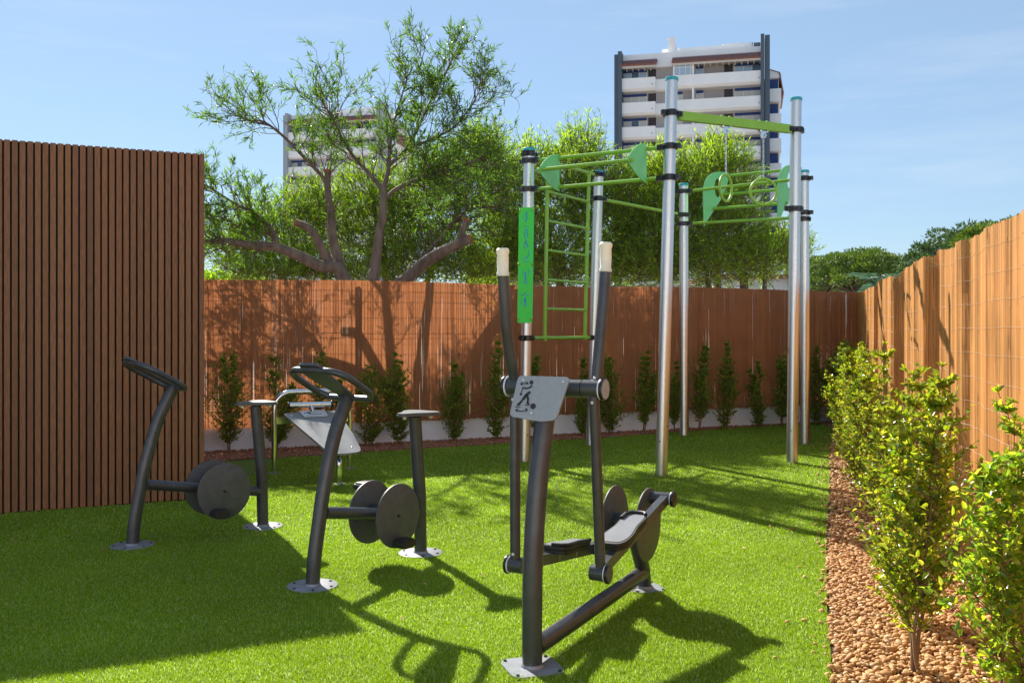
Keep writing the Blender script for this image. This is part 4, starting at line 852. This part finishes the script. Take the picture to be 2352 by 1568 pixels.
# ------------------------------------------------------------------ buildings
def tower(loc, rz, label):
    t = empty('tower_block', loc, rz, label, 'tower block', 'twin white tower blocks'); K = .0147; U = lambda cx: (cx-60)*K
    Bk = lambda mb, n, m, par=None, **k: mb.build(n, m, par or t, local=True, smooth=None, **k)
    W0 = 31.4; FP = 2.95; NF = 10
    mb = MB(); mb.box((U(118),0,0),(U(1240),12,W0+3.1)); Bk(mb,'wall','tback')
    mb = MB(); mb.box((U(118),-.35,W0+1.75),(U(1240),-.003,W0+3.15)); mb.box((U(118),-.35,W0+1.45),(U(530),-.003,W0+1.75)); Bk(mb,'parapet','twall')
    mb = MB(); mb.box((U(430),2.2,W0+3.1),(U(1165),9,W0+4.3)); mb.box((U(435),1.2,W0+3.1),(U(500),2.2,W0+3.7)); Bk(mb,'roof_room','twall')
    mb = MB(); mb.box((U(940),2.17,W0+4.0),(U(1165),9.05,W0+4.36)); 
    for i in range(4): mb.box((U(940+55*i),2.12,W0+3.3),(U(940+55*i)+.08,2.2,W0+4.3))
    mb.box((U(930),2.1,W0+4.36),(U(1175),9.1,W0+4.42)); Bk(mb,'roof_deck','twall')
    mb = MB(); mb.box((U(487),.6,W0+3.1),(U(550),1.7,W0+5.0)); mb.prism([(U(550),W0+3.1),(U(585),W0+3.1),(U(550),W0+4.4)],(0,1.5,0),(1,0,0),(0,0,1),.8); mb.box((U(485),.55,W0+5.0),(U(545),1.75,W0+5.25)); Bk(mb,'chimney','twall')
    for u0,u1,top,y0 in ((60,92,3.0,-1.5),(92,126,3.3,-1.75),(1233,1264,4.2,-1.75),(1266,1307,4.1,-1.5)):
        mb = MB(); mb.box((U(u0),y0,0),(U(u1)-.04,1.0,W0+top)); Bk(mb,'fin','fin')
    mb = MB(); mb.box((U(92),1.0,W0+2.4),(U(195),2.4,W0+3.4)); mb.box((U(1180),1.0,W0+2.4),(U(1264),2.4,W0+4.0)); Bk(mb,'stair_head','fin')
    prof = [(-1.4,0),(-1.4,-1.22),(-1.05,-1.5),(-.002,-1.5),(-.002,-1.3),(-1.25,-1.3),(-1.25,0)]
    for k in range(NF):
        z = W0-FP*k
        for u0,u1,dy in ((96,398,0),(562,1248,0)):
            mb = MB(); mb.prism([(a,b) for a,b in prof], (U(u0),0,z), (0,1,0),(0,0,1), U(u1)-U(u0)) ; mb.box((U(u0),-1.38,z-1.3),(U(u0)+.12,-.01,z-.01)); mb.box((U(u1)-.12,-1.38,z-1.3),(U(u1),-.01,z-.01)); mb.box((U(u0)+.02,-1.43,z+.002),(U(u1)-.02,-1.22,z+.035)); bb = Bk(mb,'balcony','twall')
            mb = MB(); mb.cyl((U(u1)-.4,-1.42,z-.85),(U(u1)-.4,-1.6,z-.85),.06,6); mb.cyl((U(u0)+.1,-1.42,z-.9),(U(u0)+.1,-1.6,z-.9),.06,6); Bk(mb,'spout','latt',bb)
        mb = MB(); mb.prism([(-.7,-.1),(-.7,-1.3),(-.45,-1.5),(-.002,-1.5),(-.002,-.1)], (U(398)+.003,0,z),(0,1,0),(0,0,1), U(562)-U(398)-.006); Bk(mb,'balcony','twall')
        h0, h1 = z-1.28, z+1.42
        def win(u0,u1,kind,blue=True,zz0=None):
            mb = MB(); x0,x1 = U(u0),U(u1); b = h0 if zz0 is None else zz0
            mb.box((x0,-.06,b),(x1,-.003,h1-.08)); o = Bk(mb,'window','twall')
            if blue: mb = MB(); mb.box((x0,-.16,h1-.42),(x1,-.063,h1-.1)); Bk(mb,'awning_box','tblue',o)
            top = h1-.45 if blue else h1-.15; w3 = (x1-x0)
            cells = max(1,round(w3/1.1)) if w3 > 1.2 else 1
            for c in range(cells):
                a = x0+.06+(w3-.06)*c/cells; e = x0+(w3-.06)*(c+1)/cells
                kk = kind if isinstance(kind,str) else kind[c % len(kind)]
                mb = MB(); mb.box((a,-.085,b+.08),(e,-.062,top)); Bk(mb,'pane',kk,o)
                if kk == 'shut' and random.random() < .25: mb = MB(); mb.box((a,-.095,b+.08),(e,-.087,top-random.uniform(.5,.9))); Bk(mb,'pane','tglass',o)
        r = random.random
        win(125,318,['lglass','tglass','lglass'] if k == 0 else (['shut','shut','shut'] if r() < .6 else ['shut','tglass','shut']))
        win(722,780,'lglass' if k == 0 else 'shut'); win(1030,1236,['lglass','lglass','tglass'] if k == 0 else ['shut','shut'])
        if k != 0: win(568,611,'shut' if r() < .5 else 'tglass')
        for u0,u1 in ((330,396),(946,1016)):
            mb = MB(); mb.box((U(u0),-.05,h0),(U(u1),-.003,h1-.1)); Bk(mb,'door','tdoor')
        mb = MB(); mb.box((U(692),-1.2,h0),(U(708),-.003,h1-.0)); Bk(mb,'pier','twall')
        # criss-cross lattice facing
        for u0,u1,ylat in ((402,530,-.02),(615,690,-.02),(782,944,-.02)):
            if k == 0 and u0 == 615: continue
            mb = MB(); x0,x1 = U(u0),U(u1); zl, zh = h0+.3, h1-.05; st = .34; c = x0-(zh-zl)
            while c < x1:
                for sgn in (1,-1):
                    pts = []
                    a0 = c if sgn > 0 else c+(zh-zl)
                    p0 = [a0, zl]; p1 = [a0+sgn*(zh-zl), zh]
                    # clip to the panel
                    lo, hi = (p0,p1)
                    def at(x): return zl+(x-a0)*sgn
                    xa, xb = sorted((p0[0],p1[0])); xa = max(xa,x0); xb = min(xb,x1)
                    if xb-xa > .05: mb.bar((xa,-.02,at(xa)),(xb,-.02,at(xb)),.02,.035)
                c += st
            Bk(mb,'lattice','latt')
    # enclosed top-floor bay
    mb = MB(); mb.box((U(540),-1.25,W0+.03),(U(688),-.2,W0+1.45)); bay = Bk(mb,'glazed_bay','twall')
    for c in range(3):
        a = U(552)+c*.66
        mb = MB(); mb.box((a,-1.28,W0+.12),(a+.58,-1.253,W0+.95)); mb.box((a,-1.28,W0+1.02),(a+.58,-1.253,W0+1.4)); Bk(mb,'pane','lglass',bay)
    # tiled canopies with brackets
    for u0,u1 in ((92,408),(530,1250)):
        mb = MB(); mb.prism([(-1.75,W0+1.55),(-.352,W0+2.4),(-.352,W0+2.1),(-1.7,W0+1.45)],(U(u0),0,0),(0,1,0),(0,0,1),U(u1)-U(u0)); x = U(u0)+.1
        while x < U(u1)-.05: mb.tube([(x,-1.8,W0+1.57),(x,-.36,W0+2.44)],.075,8); x += .2
        cn = Bk(mb,'tiled_canopy','tile'); mb = MB(); x = U(u0)+.15
        while x < U(u1)-.2: mb.prism([(-1.6,W0+1.42),(-.353,W0+1.9),(-.353,W0+1.1)],(x,0,0),(0,1,0),(0,0,1),.16); x += .72
        Bk(mb,'bracket','shut',cn)
        mb = MB(); mb.prism([(-1.62,W0+1.44),(-.36,W0+1.98),(-.36,W0+1.7),(-1.5,W0+1.2)],(U(u0)+.12,0,0),(0,1,0),(0,0,1),U(u1)-U(u0)-.24); Bk(mb,'soffit','tback',cn)
    # side wing
    mb = MB(); mb.box((U(1240)+.02,1.5,0),(U(1380),10,W0-.3)); wg = Bk(mb,'side_wing','tback')
    mb = MB(); mb.prism([(0,W0-.3),(1.45,W0-.3),(1.45,W0+.2),(1.1,W0+.3),(0,W0+.75)],(U(1300),1.3,0),(1,0,0),(0,0,1),-8); Bk(mb,'wing_gable','twall')
    mb = MB(); mb.prism([(1.12,W0+.42),(1.3,W0+.32),(1.75,W0-2.2),(1.6,W0-2.25),(1.2,W0+.1)],(U(1300),1.2,0),(1,0,0),(0,0,1),-8.5); mb.prism([(-.02,W0+.76),(1.12,W0+.32),(1.12,W0+.4),(-.02,W0+.84)],(U(1300),1.2,0),(1,0,0),(0,0,1),-8.5); Bk(mb,'wing_roof','tile')
    for k in range(NF):
        z = W0-1.8-FP*k
        mb = MB(); mb.box((U(1300),.35,z-1.5),(U(1396),9,z)); Bk(mb,'wing_balcony','twall')
        mb = MB(); mb.box((U(1306),1.42,z+.1),(U(1372),1.497,z+1.35)); Bk(mb,'window','shut' if k == 0 and False else 'tblue')
    return t
TW = tower((12.8,118,0), math.radians(-13.9), 'big white tower block with dark vertical fins, in clear view behind the pull-up frame')
# the second tower is a copy
T2 = TW.copy(); C.objects.link(T2); T2.location = ((660-CX)/F*165,165,2.9); T2['label'] = 'smaller distant white tower block seen through the branches of the open tree'
T2.rotation_euler = (0,0,math.radians(-15))
for ch in list(TW.children):
    c = ch.copy(); C.objects.link(c); c.parent = T2
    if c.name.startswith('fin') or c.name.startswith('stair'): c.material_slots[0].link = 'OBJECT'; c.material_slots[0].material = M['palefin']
    for gch in ch.children:
        d_ = gch.copy(); C.objects.link(d_); d_.parent = c
def house(x0, x1, ytop, Z, m, label, d=9):
    a = pxd(x0,ytop,Z); b = pxd(x1,ytop,Z); t = empty('low_building', (a.x,Z,0), 0, label, 'building', 'low buildings beyond the trees')
    mb = MB(); mb.box((a.x,Z,0),(b.x,Z+d,a.z)); mb.build('wall',m,t,smooth=None)
    mb = MB(); mb.box((a.x-.3,Z-.35,a.z),(b.x+.3,Z+d+.3,a.z+.25)); mb.build('roof','tile',t,smooth=None)
    x = a.x+.8
    while x < b.x-1.5:
        for z in (1.0,3.9):
            if z+1.4 < a.z: mb = MB(); mb.box((x,Z-.05,z),(x+1.1,Z-.003,z+1.4)); o = mb.build('window','whiteh',t,smooth=None); mb = MB(); mb.box((x+.1,Z-.08,z+.1),(x+1,Z-.053,z+1.3)); mb.build('pane','tglass',o,smooth=None)
        x += 2.4
house(1070,1250,585,52,'pinkh','pink low building seen in pieces between the trees above the fence')
house(560,700,628,75,'whiteh','white low building seen below the branches of the open tree')
house(1640,1830,640,60,'whiteh','pale low building glimpsed behind the dense tree at the right poles')

# ------------------------------------------------------------------ unseen villa, added so its bounced sunlight lifts the shade
def villa():
    t = empty('bounce_villa', (0,-9,0), 0, 'added white villa out of view behind the viewer, bouncing sunlight into the shade', 'light reflector')
    mb = MB(); mb.box((-11,-19,0),(13,-9,6.4)); mb.build('wall','tower_w' if 'tower_w' in M else 'render_w',t,smooth=None)
    mb = MB(); mb.box((-11.4,-19.4,6.4),(13.4,-8.5,6.65)); mb.build('roof','whiteh',t,smooth=None)
    for x in (-8.5,-3.5,1.5,6.5):
        for z in (.1,3.5):
            mb = MB(); mb.box((x,-8.995,z),(x+2.2,-8.94,z+2.2)); o = mb.build('window','whiteh',t,smooth=None)
            mb = MB(); mb.box((x+.1,-8.937,z+.1),(x+1.05,-8.92,z+2.1)); mb.box((x+1.15,-8.937,z+.1),(x+2.1,-8.92,z+2.1)); mb.build('pane','tglass',o,smooth=None)
villa()
# dry leaves blown on to the turf and the pebbles
n = 150; x = rng.uniform(-3.5,4.2,n); y = rng.uniform(3.8,14,n); k = np.abs(x) < y*.55; x = x[k]; y = y[k]; n = len(x); a = rng.uniform(0,6.28,n)
M['dry'] = mat('dry_leaf', (.3,.14,.05), .7, island=[(.36,.17,.05),(.22,.10,.04),(.42,.28,.08)])
lf = leaf_mesh('fallen_leaves', np.stack([x,y,np.full(n,.027)],1), np.stack([np.cos(a),np.sin(a),rng.normal(0,.15,n)],1), .045, .016, 'dry', faceup=3)
tag(lf, 'scattered small dry brown leaves lying on the lawn and pebbles', 'leaves', kind='stuff')
